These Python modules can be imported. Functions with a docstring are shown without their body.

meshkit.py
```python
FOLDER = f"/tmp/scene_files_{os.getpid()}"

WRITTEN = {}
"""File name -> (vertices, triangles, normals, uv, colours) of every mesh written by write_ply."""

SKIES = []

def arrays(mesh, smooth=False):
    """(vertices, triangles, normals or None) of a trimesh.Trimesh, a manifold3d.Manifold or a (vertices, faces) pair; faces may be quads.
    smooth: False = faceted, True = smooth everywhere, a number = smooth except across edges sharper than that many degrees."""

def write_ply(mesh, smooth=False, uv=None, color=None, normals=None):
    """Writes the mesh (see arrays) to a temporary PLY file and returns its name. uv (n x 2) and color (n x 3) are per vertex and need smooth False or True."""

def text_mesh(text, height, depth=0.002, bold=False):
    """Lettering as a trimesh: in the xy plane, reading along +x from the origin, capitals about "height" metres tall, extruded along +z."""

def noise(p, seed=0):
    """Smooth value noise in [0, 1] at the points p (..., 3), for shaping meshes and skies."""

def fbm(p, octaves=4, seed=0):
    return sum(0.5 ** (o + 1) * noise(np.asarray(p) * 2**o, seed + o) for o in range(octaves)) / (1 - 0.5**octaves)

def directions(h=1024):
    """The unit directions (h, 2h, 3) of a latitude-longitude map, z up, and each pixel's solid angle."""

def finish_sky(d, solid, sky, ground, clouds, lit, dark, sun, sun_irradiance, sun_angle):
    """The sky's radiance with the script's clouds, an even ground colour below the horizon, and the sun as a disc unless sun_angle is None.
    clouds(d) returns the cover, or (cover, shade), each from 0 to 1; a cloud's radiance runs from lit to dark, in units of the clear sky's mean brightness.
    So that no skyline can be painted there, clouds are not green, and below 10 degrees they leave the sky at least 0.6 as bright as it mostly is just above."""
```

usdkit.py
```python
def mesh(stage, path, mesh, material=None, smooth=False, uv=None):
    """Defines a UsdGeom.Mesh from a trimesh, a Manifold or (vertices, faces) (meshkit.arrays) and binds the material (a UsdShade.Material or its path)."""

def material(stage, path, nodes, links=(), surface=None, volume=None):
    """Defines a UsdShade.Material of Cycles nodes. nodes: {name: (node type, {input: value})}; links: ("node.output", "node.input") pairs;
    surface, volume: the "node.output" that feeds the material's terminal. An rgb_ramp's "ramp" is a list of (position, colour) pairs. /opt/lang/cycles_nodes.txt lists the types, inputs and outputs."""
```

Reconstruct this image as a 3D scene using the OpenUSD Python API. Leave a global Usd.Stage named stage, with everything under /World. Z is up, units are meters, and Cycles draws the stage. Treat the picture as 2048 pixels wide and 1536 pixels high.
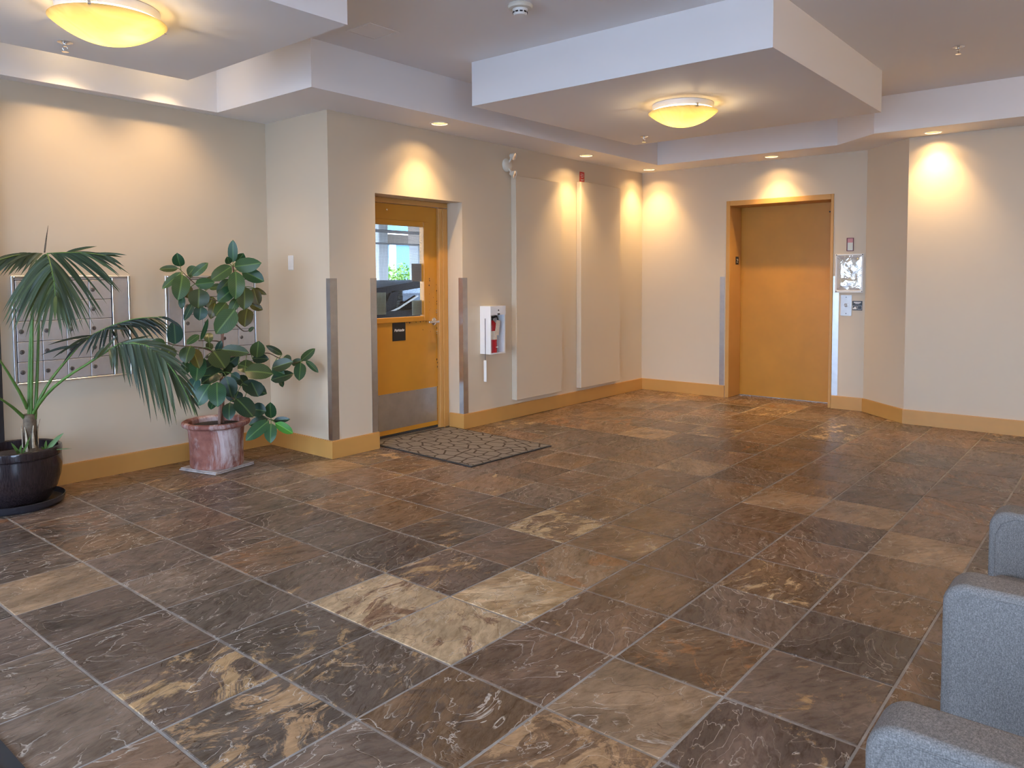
import math, random
import numpy as np, trimesh
import manifold3d as m3
from shapely.geometry import Polygon, box as sbox, Point
import usdkit, meshkit
from pxr import Usd, UsdGeom, UsdLux, UsdShade, Gf, Sdf, Vt

# light and exposure settings
EXPOSURE = 0.78
SKY, SKY_COLOR = 2.55, (0.58, 0.74, 1.04)
SUN, SUN_ROT = 66.0, (38.0, 0.0, 55.0)
LAMP, LAMP_GLASS, DOWNL, COVE = 165.0, 0.10, 5000.0, 1050.0
GLOBE = 42.0

stage = Usd.Stage.CreateInMemory()
UsdGeom.SetStageUpAxis(stage, UsdGeom.Tokens.z)
UsdGeom.Xform.Define(stage, '/World')
rng = np.random.default_rng(11)

# ------------------------------------------------------------------ camera
EYE = np.array([0.0, 0.0, 1.35])
YAW, PITCH, ROLL = 0.88182271, 0.05203914, -0.00466014
fw = np.array([math.sin(YAW) * math.cos(PITCH), math.cos(YAW) * math.cos(PITCH), -math.sin(PITCH)])
rt = np.array([math.cos(YAW), -math.sin(YAW), 0.0])
up = np.cross(rt, fw)
rt, up = math.cos(ROLL) * rt + math.sin(ROLL) * up, -math.sin(ROLL) * rt + math.cos(ROLL) * up
cam = UsdGeom.Camera.Define(stage, '/World/camera')
mat = Gf.Matrix4d(*rt, 0, *up, 0, *(-fw), 0, *EYE, 1)
cam.AddTransformOp().Set(mat)
cam.CreateHorizontalApertureAttr(36.0)
cam.CreateFocalLengthAttr(1517.2553 * 36.0 / 2048)
cam.CreateHorizontalApertureOffsetAttr(-(1037.06 - 1024) * 36.0 / 2048)
cam.CreateVerticalApertureOffsetAttr((635.2225 - 768) * 36.0 / 2048)
cam.CreateClippingRangeAttr(Gf.Vec2f(0.02, 500))
cam.CreateExposureAttr(EXPOSURE)

# ------------------------------------------------------------------ daylight
dome = UsdLux.DomeLight.Define(stage, '/World/sky')
dome.CreateColorAttr(Gf.Vec3f(*SKY_COLOR))
dome.CreateIntensityAttr(SKY)
sun = UsdLux.DistantLight.Define(stage, '/World/sun')
sun.CreateAngleAttr(0.6)
sun.CreateColorAttr(Gf.Vec3f(1.0, 0.95, 0.90))
sun.CreateIntensityAttr(SUN)
# light travels along local -z: from +X -Y high towards -X +Y low
sun.AddRotateXYZOp().Set(Gf.Vec3f(*SUN_ROT))

# ------------------------------------------------------------------ helpers
def lin(r, g, b):
    return tuple((c / 255 / 12.92) if c / 255 <= 0.04045 else ((c / 255 + 0.055) / 1.055) ** 2.4 for c in (r, g, b))

LOOK = {}
def look(name, nodes, links=(), surface='p.BSDF', volume=None):
    LOOK[name] = usdkit.material(stage, '/World/Looks/' + name, nodes, links, surface=surface, volume=volume)
    return LOOK[name]

def plain(name, col, rough=0.5, metal=0.0, noise=0.0, nscale=6.0, bump=0.0, bscale=200.0, spec=0.5, coat=0.0):
    nodes = {'p': ('principled_bsdf', {'base_color': col, 'roughness': rough, 'metallic': metal, 'specular_ior_level': spec, 'coat_weight': coat})}
    links = []
    if noise or bump:
        nodes['g'] = ('geometry', {})
    if noise:
        nodes['n'] = ('noise_texture', {'scale': nscale, 'detail': 5.0, 'roughness': 0.6})
        nodes['r'] = ('rgb_ramp', {'ramp': [(0.25, tuple(c * (1 - noise) for c in col)), (0.75, tuple(min(1, c * (1 + noise)) for c in col))]})
        links += [('g.position', 'n.vector'), ('n.fac', 'r.fac'), ('r.color', 'p.base_color')]
    if bump:
        nodes['bn'] = ('noise_texture', {'scale': bscale, 'detail': 3.0})
        nodes['b'] = ('bump', {'strength': bump, 'distance': 0.002})
        links += [('g.position', 'bn.vector'), ('bn.fac', 'b.height'), ('b.normal', 'p.normal')]
    return look(name, nodes, links)

USED = {}
def numbered(parent, name):
    k = (parent, name)
    n = USED.get(k, -1) + 1
    USED[k] = n
    return name if n == 0 else f'{name}_{n:03d}'

class Thing:
    def __init__(s, path, loc, rz=0.0):
        s.path, s.loc, s.rz = path, np.array(loc, float), rz

def tag(prim, label=None, cat=None, group=None, kind=None):
    for k, v in (('label', label), ('category', cat), ('group', group), ('kind', kind)):
        if v:
            prim.SetCustomDataByKey(k, v)

GROUPS = {'ceiling_lamp': 'amber bowl lamps on the ceiling', 'globe_lamp': 'opal globe lamps behind the camera', 'downlight': 'small round downlights', 'sprinkler': 'ceiling sprinklers', 'wall_panel': 'raised wall panels',
          'corner_guard': 'steel corner guards', 'notice': 'papers on the door glass', 'mailbox_bank': 'mailbox banks in the left wall', 'armchair': 'grey armchairs', 'concrete_column': 'parkade columns', 'concrete_beam': 'parkade beams', 'ceiling_pipe': 'parkade pipes'}

def thing(name, label, cat, loc=(0, 0, 0), rz=0.0, group=None, kind=None):
    group = group or GROUPS.get(name)
    path = '/World/' + numbered('/World', name)
    x = UsdGeom.Xform.Define(stage, path)
    x.AddTranslateOp().Set(Gf.Vec3d(*map(float, loc)))
    if rz:
        x.AddRotateZOp().Set(math.degrees(rz))
    tag(x.GetPrim(), label, cat, group, kind)
    return Thing(path, loc, rz)

def part(parent, name, mesh, material, smooth=30, world=False, label=None, kind=None, primvars=None, uv=None):
    """One mesh under a thing or a part. world: the mesh is given in room coordinates."""
    if world:
        v = np.array(meshkit.arrays(mesh)[0]) if not isinstance(mesh, trimesh.Trimesh) else mesh.vertices
        f = mesh.faces if isinstance(mesh, trimesh.Trimesh) else meshkit.arrays(mesh)[1]
        v = np.array(v) - parent.loc
        if parent.rz:
            c, s_ = math.cos(-parent.rz), math.sin(-parent.rz)
            v = np.stack([c * v[:, 0] - s_ * v[:, 1], s_ * v[:, 0] + c * v[:, 1], v[:, 2]], 1)
        mesh = trimesh.Trimesh(v, f, process=False)
    path = parent.path + '/' + numbered(parent.path, name)
    m = usdkit.mesh(stage, path, mesh, LOOK[material], smooth=smooth)
    tag(m.GetPrim(), label, None, None, kind)
    if primvars:
        for k, val in primvars.items():
            val = np.asarray(val, np.float32)
            n = len(m.GetPointsAttr().Get())
            if val.ndim == 1:
                val = np.tile(val, (n, 1))
            UsdGeom.PrimvarsAPI(m).CreatePrimvar(k, Sdf.ValueTypeNames.Float3Array, 'vertex').Set(Vt.Vec3fArray.FromNumpy(val))
    return Thing(path, parent.loc, parent.rz)

def cat(*ms):
    return trimesh.util.concatenate([trimesh.Trimesh(*meshkit.arrays(m)[:2], process=False) if not isinstance(m, trimesh.Trimesh) else m for m in ms])

def bx(x0, x1, y0, y1, z0, z1, bevel=0.0):
    """An axis-aligned box, optionally with chamfered edges."""
    lo, hi = np.minimum([x0, y0, z0], [x1, y1, z1]), np.maximum([x0, y0, z0], [x1, y1, z1])
    if not bevel:
        m = trimesh.creation.box(hi - lo)
        m.apply_translation((lo + hi) / 2)
        return m
    b = min(bevel, 0.45 * (hi - lo).min())
    pts = []
    for c in np.ndindex(2, 2, 2):
        for k in range(3):
            q = np.where(np.array(c) == 0, lo + b, hi - b)
            q[k] = lo[k] if c[k] == 0 else hi[k]
            pts.append(q)
    return trimesh.convex.convex_hull(np.array(pts))

def rbox(x0, x1, y0, y1, z0, z1, r, n=3):
    """A box with rounded edges."""
    lo, hi = np.array([x0, y0, z0], float) + r, np.array([x1, y1, z1], float) - r
    s = trimesh.creation.icosphere(n - 1, r).vertices
    pts = np.vstack([s + np.where(np.array(c) == 0, lo, hi) for c in np.ndindex(2, 2, 2)])
    return trimesh.convex.convex_hull(pts)

def ext(poly, z0, z1):
    p = poly if isinstance(poly, Polygon) else Polygon(poly)
    m = trimesh.creation.extrude_polygon(p, z1 - z0, engine='earcut')
    m.apply_translation([0, 0, z0])
    return m

def lathe(prof, n=48, loc=(0, 0, 0)):
    m = trimesh.creation.revolve(np.array(prof, float), sections=n)
    m.apply_translation(loc)
    return m

def align(m, direction, loc):
    """Turns the mesh's +z to direction and moves it to loc."""
    m = m.copy()
    m.apply_transform(trimesh.geometry.align_vectors([0, 0, 1], np.array(direction, float) / np.linalg.norm(direction)))
    m.apply_translation(loc)
    return m

def cyl(p0, p1, r, n=16):
    p0, p1 = np.array(p0, float), np.array(p1, float)
    m = trimesh.creation.cylinder(radius=r, height=np.linalg.norm(p1 - p0), sections=n)
    return align(m, p1 - p0, (p0 + p1) / 2)

def tube(points, radii, sides=8, cap=True):
    p = np.asarray(points, float)
    t = np.gradient(p, axis=0)
    t /= np.linalg.norm(t, axis=1, keepdims=True) + 1e-12
    ref = np.array([0, 0, 1.0]) if abs(t[0][2]) < 0.9 else np.array([1.0, 0, 0])
    a = np.zeros_like(p)
    for k in range(len(p)):
        q = ref if k == 0 else a[k - 1]
        q = q - t[k] * (q @ t[k])
        a[k] = q / (np.linalg.norm(q) + 1e-12)
    b = np.cross(t, a)
    ang = np.arange(sides) * 2 * np.pi / sides
    r = np.broadcast_to(radii, (len(p),))
    v = p[:, None] + r[:, None, None] * (np.cos(ang)[None, :, None] * a[:, None] + np.sin(ang)[None, :, None] * b[:, None])
    f = []
    for i in range(len(p) - 1):
        for j in range(sides):
            k = (j + 1) % sides
            f += [[i * sides + j, i * sides + k, (i + 1) * sides + k], [i * sides + j, (i + 1) * sides + k, (i + 1) * sides + j]]
    v = v.reshape(-1, 3)
    if cap:
        n = len(v)
        v = np.vstack([v, p[0], p[-1]])
        for j in range(sides):
            k = (j + 1) % sides
            f += [[n, k, j], [n + 1, (len(p) - 1) * sides + j, (len(p) - 1) * sides + k]]
    return trimesh.Trimesh(v, f, process=False)

def curve(pts, n):
    from scipy.interpolate import PchipInterpolator
    pts = np.array(pts, float)
    d = np.r_[0, np.cumsum(np.linalg.norm(np.diff(pts, axis=0), axis=1))]
    u = np.linspace(0, d[-1], n)
    return np.stack([PchipInterpolator(d, pts[:, k])(u) for k in range(3)], 1)

def copies(src, name, label, catg, loc, rz=0.0, group=None):
    """Another of a thing that is already built, as an instance of it."""
    path = '/World/' + numbered('/World', name)
    x = UsdGeom.Xform.Define(stage, path)
    pr = x.GetPrim()
    pr.GetReferences().AddInternalReference(src.path)
    pr.SetInstanceable(True)
    x.ClearXformOpOrder()
    x.AddTranslateOp().Set(Gf.Vec3d(*map(float, loc)))
    x.AddRotateZOp().Set(math.degrees(rz))
    tag(pr, label, catg, group)
    return Thing(path, loc, rz)

def on_wall_y(m, x, y, z):
    """Lettering in its xy plane -> standing on a wall that faces -Y."""
    m = m.copy()
    m.apply_transform(np.array([[1, 0, 0, x], [0, 0, -1, y], [0, 1, 0, z], [0, 0, 0, 1.0]]))
    return m

def on_wall_x(m, x, y, z):
    """Lettering in its xy plane -> standing on a wall that faces -X (reading towards -Y)."""
    m = m.copy()
    m.apply_transform(np.array([[0, 0, -1, x], [-1, 0, 0, y], [0, 1, 0, z], [0, 0, 0, 1.0]]))
    return m

# ------------------------------------------------------------------ materials
plain('wall_paint', (0.635, 0.532, 0.395), 0.55)
plain('ceiling_paint', (0.83, 0.81, 0.80), 0.8)
plain('ochre_paint', lin(198, 148, 80), 0.42, noise=0.06, nscale=3)
plain('ochre_door', lin(193, 134, 40), 0.4, noise=0.08, nscale=4)
plain('steel', (0.62, 0.62, 0.63), 0.28, 1.0, noise=0.1, nscale=12)
plain('steel_dull', (0.5, 0.48, 0.46), 0.42, 1.0, noise=0.12, nscale=10)
plain('chrome', (0.82, 0.82, 0.83), 0.12, 1.0)
plain('lock_steel', (0.20, 0.19, 0.19), 0.3, 0.8)
plain('mailbox_steel', (0.55, 0.53, 0.52), 0.42, 0.6, noise=0.05, nscale=30)
plain('mailbox_edge', (0.82, 0.82, 0.82), 0.25, 0.9)
plain('dark_line', (0.05, 0.045, 0.045), 0.6)
plain('bronze_dark', (0.035, 0.03, 0.03), 0.4, 0.3)
plain('white_plastic', (0.78, 0.78, 0.76), 0.4)
plain('cream_plastic', (0.70, 0.66, 0.56), 0.4)
plain('white_metal', (0.80, 0.80, 0.80), 0.35)
plain('black_plastic', (0.015, 0.015, 0.017), 0.35)
plain('white_ink', (0.85, 0.85, 0.85), 0.5)
plain('grey_ink', (0.4, 0.4, 0.4), 0.5)
plain('red_paint', (0.45, 0.012, 0.018), 0.3)
plain('red_sign', (0.55, 0.03, 0.02), 0.45)
plain('dark_red', (0.13, 0.018, 0.03), 0.4)
plain('pink_paper', (0.62, 0.28, 0.28), 0.6)
plain('tan_paper', (0.72, 0.60, 0.46), 0.7, noise=0.12, nscale=60)
plain('paper', (0.72, 0.74, 0.68), 0.7)
plain('paper_grey', (0.42, 0.38, 0.36), 0.7, noise=0.1, nscale=80)
plain('paper_green', (0.40, 0.44, 0.36), 0.7)
plain('soil', (0.035, 0.026, 0.022), 0.95, noise=0.6, nscale=90, bump=1.0, bscale=120)
plain('rubber', (0.03, 0.03, 0.032), 0.7)
plain('saucer_plastic', (0.025, 0.025, 0.032), 0.3)
plain('bark', (0.16, 0.115, 0.075), 0.8, noise=0.4, nscale=60, bump=0.6, bscale=80)
plain('dry_sheath', (0.50, 0.40, 0.28), 0.8, noise=0.35, nscale=50, bump=0.4, bscale=120)
plain('green_stem', (0.10, 0.20, 0.04), 0.45, noise=0.25, nscale=20)
plain('twig', (0.11, 0.075, 0.05), 0.6, noise=0.3, nscale=40)
plain('red_twig', (0.26, 0.13, 0.09), 0.6, noise=0.3, nscale=50)
plain('concrete', (0.42, 0.40, 0.37), 0.85, noise=0.15, nscale=4)
plain('white_concrete', (0.50, 0.50, 0.48), 0.8, noise=0.06, nscale=3)
plain('blue_facade', (0.10, 0.22, 0.34), 0.6)
plain('paving', (0.39, 0.39, 0.40), 0.9)
plain('reflector', (0.03, 0.029, 0.028), 0.55, spec=0.15)
plain('car_black', (0.006, 0.006, 0.007), 0.4, spec=0.12)
plain('car_glass', (0.03, 0.07, 0.13), 0.05, 0.0, spec=0.9)
plain('seat_blue', (0.05, 0.14, 0.33), 0.7)
plain('pipe_paint', (0.16, 0.15, 0.14), 0.6)
plain('beam_paint', (0.36, 0.29, 0.23), 0.8)
plain('hedge_leaf', (0.20, 0.38, 0.05), 0.6, noise=0.5, nscale=18)
plain('chip', (0.04, 0.025, 0.02), 0.8)
plain('plywood', (0.42, 0.37, 0.35), 0.8, noise=0.3, nscale=25)
plain('shore', (0.05, 0.05, 0.055), 0.5)

# slate: one material, each tile carries its own tones
look('slate', {
    'g': ('geometry', {}),
    'tone': ('attribute', {'attribute': 'tone'}), 'acc': ('attribute', {'attribute': 'accent'}), 'prm': ('attribute', {'attribute': 'params'}),
    'sp': ('separate_xyz', {}),
    'seed': ('vector_math', {'math_type': 'scale', 'vector1': (13.7, 7.3, 3.1)}),
    'co': ('vector_math', {'math_type': 'add'}),
    'rot': ('vector_rotate', {'rotate_type': 'z_axis'}),
    'ang': ('math', {'math_type': 'sine'}), 'ang2': ('math', {'math_type': 'multiply', 'value2': 0.55}),
    'st': ('mapping', {'scale': (3.6, 5.6, 3.0)}),
    'st2': ('mapping', {'scale': (13.0, 34.0, 10.0)}),
    'n1': ('noise_texture', {'scale': 1.0, 'detail': 5.0, 'roughness': 0.5, 'distortion': 0.5}),
    'n2': ('noise_texture', {'scale': 1.0, 'detail': 4.0, 'roughness': 0.65, 'distortion': 0.4}),
    'n3': ('noise_texture', {'scale': 1.0, 'detail': 7.0, 'roughness': 0.76, 'distortion': 1.1}),
    'n4': ('noise_texture', {'scale': 3.5, 'detail': 2.0}),
    'off3': ('vector_math', {'math_type': 'add', 'vector2': (4.2, 9.1, 1.7)}),
    # tone from the two grains
    'v1': ('map_range', {'from_min': 0.3, 'from_max': 0.7, 'to_min': 0.60, 'to_max': 1.45, 'clamp': True}),
    'v2': ('map_range', {'from_min': 0.3, 'from_max': 0.7, 'to_min': 0.72, 'to_max': 1.3, 'clamp': True}),
    'vm': ('math', {'math_type': 'multiply'}),
    'base': ('vector_math', {'math_type': 'scale'}),
    # accent patches
    'thr': ('math', {'math_type': 'subtract'}),
    'am': ('map_range', {'range_type': 'smoothstep', 'from_min': -0.02, 'from_max': 0.05, 'to_min': 0.0, 'to_max': 1.0, 'clamp': True}),
    'accv': ('vector_math', {'math_type': 'scale'}),
    'mx': ('mix', {'mix_type': 'mix'}),
    # cleft edges: terraces of the coarse grain
    'tm': ('math', {'math_type': 'multiply', 'value2': 9.0}),
    'tf': ('math', {'math_type': 'fraction'}),
    'tfl': ('math', {'math_type': 'floor'}),
    'ts': ('map_range', {'range_type': 'smoothstep', 'from_min': 0.0, 'from_max': 0.16, 'to_min': 0.0, 'to_max': 1.0, 'clamp': True}),
    'th': ('math', {'math_type': 'add'}),
    'edge': ('map_range', {'from_min': 0.0, 'from_max': 0.085, 'to_min': 1.0, 'to_max': 0.0, 'clamp': True}),
    'em': ('map_range', {'from_min': 0.38, 'from_max': 0.52, 'to_min': 0.0, 'to_max': 1.0, 'clamp': True}),
    'ef': ('math', {'math_type': 'multiply'}), 'ef2': ('math', {'math_type': 'multiply'}),
    'mx2': ('mix', {'mix_type': 'mix', 'color2': (0.60, 0.53, 0.45)}),
    'hb': ('math', {'math_type': 'multiply_add', 'value2': 1.2}),
    'bs': ('math', {'math_type': 'multiply', 'value2': 0.75}),
    'b': ('bump', {'distance': 0.0022}),
    'rr': ('map_range', {'from_min': 0.35, 'from_max': 0.65, 'to_min': 0.24, 'to_max': 0.42, 'clamp': True}),
    'p': ('principled_bsdf', {'specular_ior_level': 0.45}),
}, [
    ('prm.vector', 'sp.vector'), ('sp.z', 'seed.scale'), ('sp.z', 'ang.value1'), ('ang.value', 'ang2.value1'),
    ('g.position', 'co.vector1'), ('seed.vector', 'co.vector2'), ('co.vector', 'rot.vector'), ('ang2.value', 'rot.angle'),
    ('rot.vector', 'st.vector'), ('rot.vector', 'st2.vector'), ('st.vector', 'n1.vector'), ('st2.vector', 'n2.vector'),
    ('st.vector', 'off3.vector1'), ('off3.vector', 'n3.vector'), ('co.vector', 'n4.vector'),
    ('n1.fac', 'v1.value'), ('n2.fac', 'v2.value'), ('v1.result', 'vm.value1'), ('v2.result', 'vm.value2'),
    ('tone.vector', 'base.vector1'), ('vm.value', 'base.scale'),
    ('n3.fac', 'thr.value1'), ('sp.x', 'thr.value2'), ('thr.value', 'am.value'),
    ('acc.vector', 'accv.vector1'), ('v2.result', 'accv.scale'),
    ('base.vector', 'mx.color1'), ('accv.vector', 'mx.color2'), ('am.result', 'mx.fac'),
    ('n1.fac', 'tm.value1'), ('tm.value', 'tf.value1'), ('tm.value', 'tfl.value1'), ('tf.value', 'ts.value'), ('tfl.value', 'th.value1'), ('ts.result', 'th.value2'),
    ('tf.value', 'edge.value'), ('n4.fac', 'em.value'), ('edge.result', 'ef.value1'), ('em.result', 'ef.value2'), ('ef.value', 'ef2.value1'), ('sp.y', 'ef2.value2'),
    ('mx.color', 'mx2.color1'), ('ef2.value', 'mx2.fac'),
    ('mx2.color', 'p.base_color'),
    ('n2.fac', 'hb.value1'), ('th.value', 'hb.value3'), ('hb.value', 'b.height'), ('sp.y', 'bs.value1'), ('bs.value', 'b.strength'), ('b.normal', 'p.normal'),
    ('n2.fac', 'rr.value'), ('rr.result', 'p.roughness'),
])
plain('grout', (0.33, 0.30, 0.27), 0.7, noise=0.35, nscale=9, bump=0.6, bscale=150)

# woven grey upholstery
look('grey_fabric', {
    'g': ('geometry', {}),
    'm1': ('mapping', {'scale': (520.0, 520.0, 190.0)}), 'm2': ('mapping', {'scale': (190.0, 260.0, 620.0)}),
    'n1': ('noise_texture', {'scale': 1.0, 'detail': 2.0}), 'n2': ('noise_texture', {'scale': 1.0, 'detail': 2.0}),
    's': ('math', {'math_type': 'add'}), 'h': ('math', {'math_type': 'multiply', 'value2': 0.5}),
    'r': ('rgb_ramp', {'ramp': [(0.32, (0.104, 0.097, 0.092)), (0.5, (0.176, 0.162, 0.150)), (0.68, (0.28, 0.258, 0.238))]}),
    'b': ('bump', {'strength': 0.5, 'distance': 0.001}),
    'p': ('principled_bsdf', {'roughness': 0.85, 'specular_ior_level': 0.2}),
}, [('g.position', 'm1.vector'), ('g.position', 'm2.vector'), ('m1.vector', 'n1.vector'), ('m2.vector', 'n2.vector'), ('n1.fac', 's.value1'), ('n2.fac', 's.value2'),
    ('s.value', 'h.value1'), ('h.value', 'r.fac'), ('r.color', 'p.base_color'), ('h.value', 'b.height'), ('b.normal', 'p.normal')])

# door mat: pebble outlines
look('pebble_mat', {
    'g': ('geometry', {}),
    'dn': ('noise_texture', {'scale': 9.0, 'detail': 1.0}), 'dv': ('vector_math', {'math_type': 'scale', 'scale': 0.035}), 'ad': ('vector_math', {'math_type': 'add'}),
    'm': ('mapping', {'scale': (11.0, 8.0, 0.0)}),
    'v': ('voronoi_texture', {'feature': 'distance_to_edge', 'dimensions': '2D', 'scale': 1.0, 'randomness': 0.9}),
    'l': ('map_range', {'range_type': 'smoothstep', 'from_min': 0.045, 'from_max': 0.085, 'to_min': 0.0, 'to_max': 1.0, 'clamp': True}),
    'n': ('noise_texture', {'scale': 420.0, 'detail': 2.0}),
    'r': ('rgb_ramp', {'ramp': [(0.3, (0.13, 0.115, 0.105)), (0.7, (0.31, 0.28, 0.255))]}),
    'mx': ('mix', {'mix_type': 'mix', 'color1': (0.075, 0.06, 0.052)}),
    'b': ('bump', {'strength': 0.6, 'distance': 0.003}), 'ba': ('math', {'math_type': 'add'}),
    'p': ('principled_bsdf', {'roughness': 0.95, 'specular_ior_level': 0.15}),
}, [('g.position', 'dn.vector'), ('dn.color', 'dv.vector1'), ('g.position', 'ad.vector1'), ('dv.vector', 'ad.vector2'), ('ad.vector', 'm.vector'), ('m.vector', 'v.vector'), ('v.distance', 'l.value'),
    ('g.position', 'n.vector'), ('n.fac', 'r.fac'), ('r.color', 'mx.color2'), ('l.result', 'mx.fac'), ('mx.color', 'p.base_color'),
    ('n.fac', 'ba.value1'), ('l.result', 'ba.value2'), ('ba.value', 'b.height'), ('b.normal', 'p.normal')])
plain('carpet_dark', (0.055, 0.058, 0.072), 0.95, noise=0.8, nscale=160, bump=1.0, bscale=250)

# terracotta with white lime bloom
look('terracotta', {
    'g': ('geometry', {}),
    'm': ('mapping', {'scale': (6.5, 6.5, 2.2)}), 'n': ('noise_texture', {'scale': 1.0, 'detail': 7.0, 'roughness': 0.7, 'distortion': 0.6}),
    'n2': ('noise_texture', {'scale': 14.0, 'detail': 6.0}),
    'r': ('rgb_ramp', {'ramp': [(0.3, (0.19, 0.070, 0.055)), (0.55, (0.31, 0.12, 0.085)), (0.75, (0.36, 0.19, 0.17))]}),
    'w': ('map_range', {'range_type': 'smoothstep', 'from_min': 0.46, 'from_max': 0.68, 'to_min': 0.0, 'to_max': 1.0, 'clamp': True}),
    'mx': ('mix', {'mix_type': 'mix', 'color2': (0.62, 0.54, 0.53)}),
    'p': ('principled_bsdf', {'roughness': 0.8, 'specular_ior_level': 0.3}),
}, [('g.position', 'm.vector'), ('m.vector', 'n.vector'), ('g.position', 'n2.vector'), ('n2.fac', 'r.fac'), ('r.color', 'mx.color1'), ('n.fac', 'w.value'), ('w.result', 'mx.fac'), ('mx.color', 'p.base_color')])

# brown black glaze running down the pot
look('dark_glaze', {
    'g': ('geometry', {}), 'm': ('mapping', {'scale': (190.0, 190.0, 4.0)}), 'n': ('noise_texture', {'scale': 1.0, 'detail': 2.0}),
    'r': ('rgb_ramp', {'ramp': [(0.3, (0.012, 0.009, 0.011)), (0.7, (0.034, 0.023, 0.024))]}),
    'p': ('principled_bsdf', {'roughness': 0.12, 'specular_ior_level': 0.6}),
}, [('g.position', 'm.vector'), ('m.vector', 'n.vector'), ('n.fac', 'r.fac'), ('r.color', 'p.base_color')])

# glossy rubber-plant leaf: primvar leaf = (across -1..1, along 0..1, shade), tone = colour
look('ficus_leaf', {
    'lf': ('attribute', {'attribute': 'leaf'}), 'tn': ('attribute', {'attribute': 'tone'}), 'sp': ('separate_xyz', {}),
    'ab': ('math', {'math_type': 'absolute'}),
    'rib': ('map_range', {'range_type': 'smoothstep', 'from_min': 0.02, 'from_max': 0.13, 'to_min': 0.85, 'to_max': 0.0, 'clamp': True}),
    'va': ('math', {'math_type': 'multiply', 'value2': 0.28}), 'vs': ('math', {'math_type': 'subtract'}), 'vm': ('math', {'math_type': 'multiply', 'value2': 75.0}), 'vn': ('math', {'math_type': 'sine'}),
    'vr': ('map_range', {'from_min': 0.80, 'from_max': 1.0, 'to_min': 0.0, 'to_max': 0.22, 'clamp': True}),
    'mxm': ('math', {'math_type': 'maximum'}),
    'lt': ('vector_math', {'math_type': 'multiply_add', 'vector2': (1.7, 1.6, 1.5), 'vector3': (0.07, 0.09, 0.02)}),
    'mx': ('mix', {'mix_type': 'mix'}),
    'p': ('principled_bsdf', {'roughness': 0.33, 'specular_ior_level': 0.5}),
    'tr': ('translucent_bsdf', {}), 'ms': ('mix_closure', {'fac': 0.14}),
}, [('lf.vector', 'sp.vector'), ('sp.x', 'ab.value1'), ('ab.value', 'rib.value'), ('ab.value', 'va.value1'), ('sp.y', 'vs.value1'), ('va.value', 'vs.value2'), ('vs.value', 'vm.value1'), ('vm.value', 'vn.value1'),
    ('vn.value', 'vr.value'), ('rib.result', 'mxm.value1'), ('vr.result', 'mxm.value2'), ('tn.vector', 'lt.vector1'), ('tn.vector', 'mx.color1'), ('lt.vector', 'mx.color2'), ('mxm.value', 'mx.fac'),
    ('mx.color', 'p.base_color'), ('mx.color', 'tr.color'), ('p.BSDF', 'ms.closure1'), ('tr.BSDF', 'ms.closure2')], surface='ms.closure')
look('palm_leaf', {
    'tn': ('attribute', {'attribute': 'tone'}), 'p': ('principled_bsdf', {'roughness': 0.42, 'specular_ior_level': 0.4}),
    'tr': ('translucent_bsdf', {}), 'ms': ('mix_closure', {'fac': 0.18}),
}, [('tn.vector', 'p.base_color'), ('tn.vector', 'tr.color'), ('p.BSDF', 'ms.closure1'), ('tr.BSDF', 'ms.closure2')], surface='ms.closure')

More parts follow.
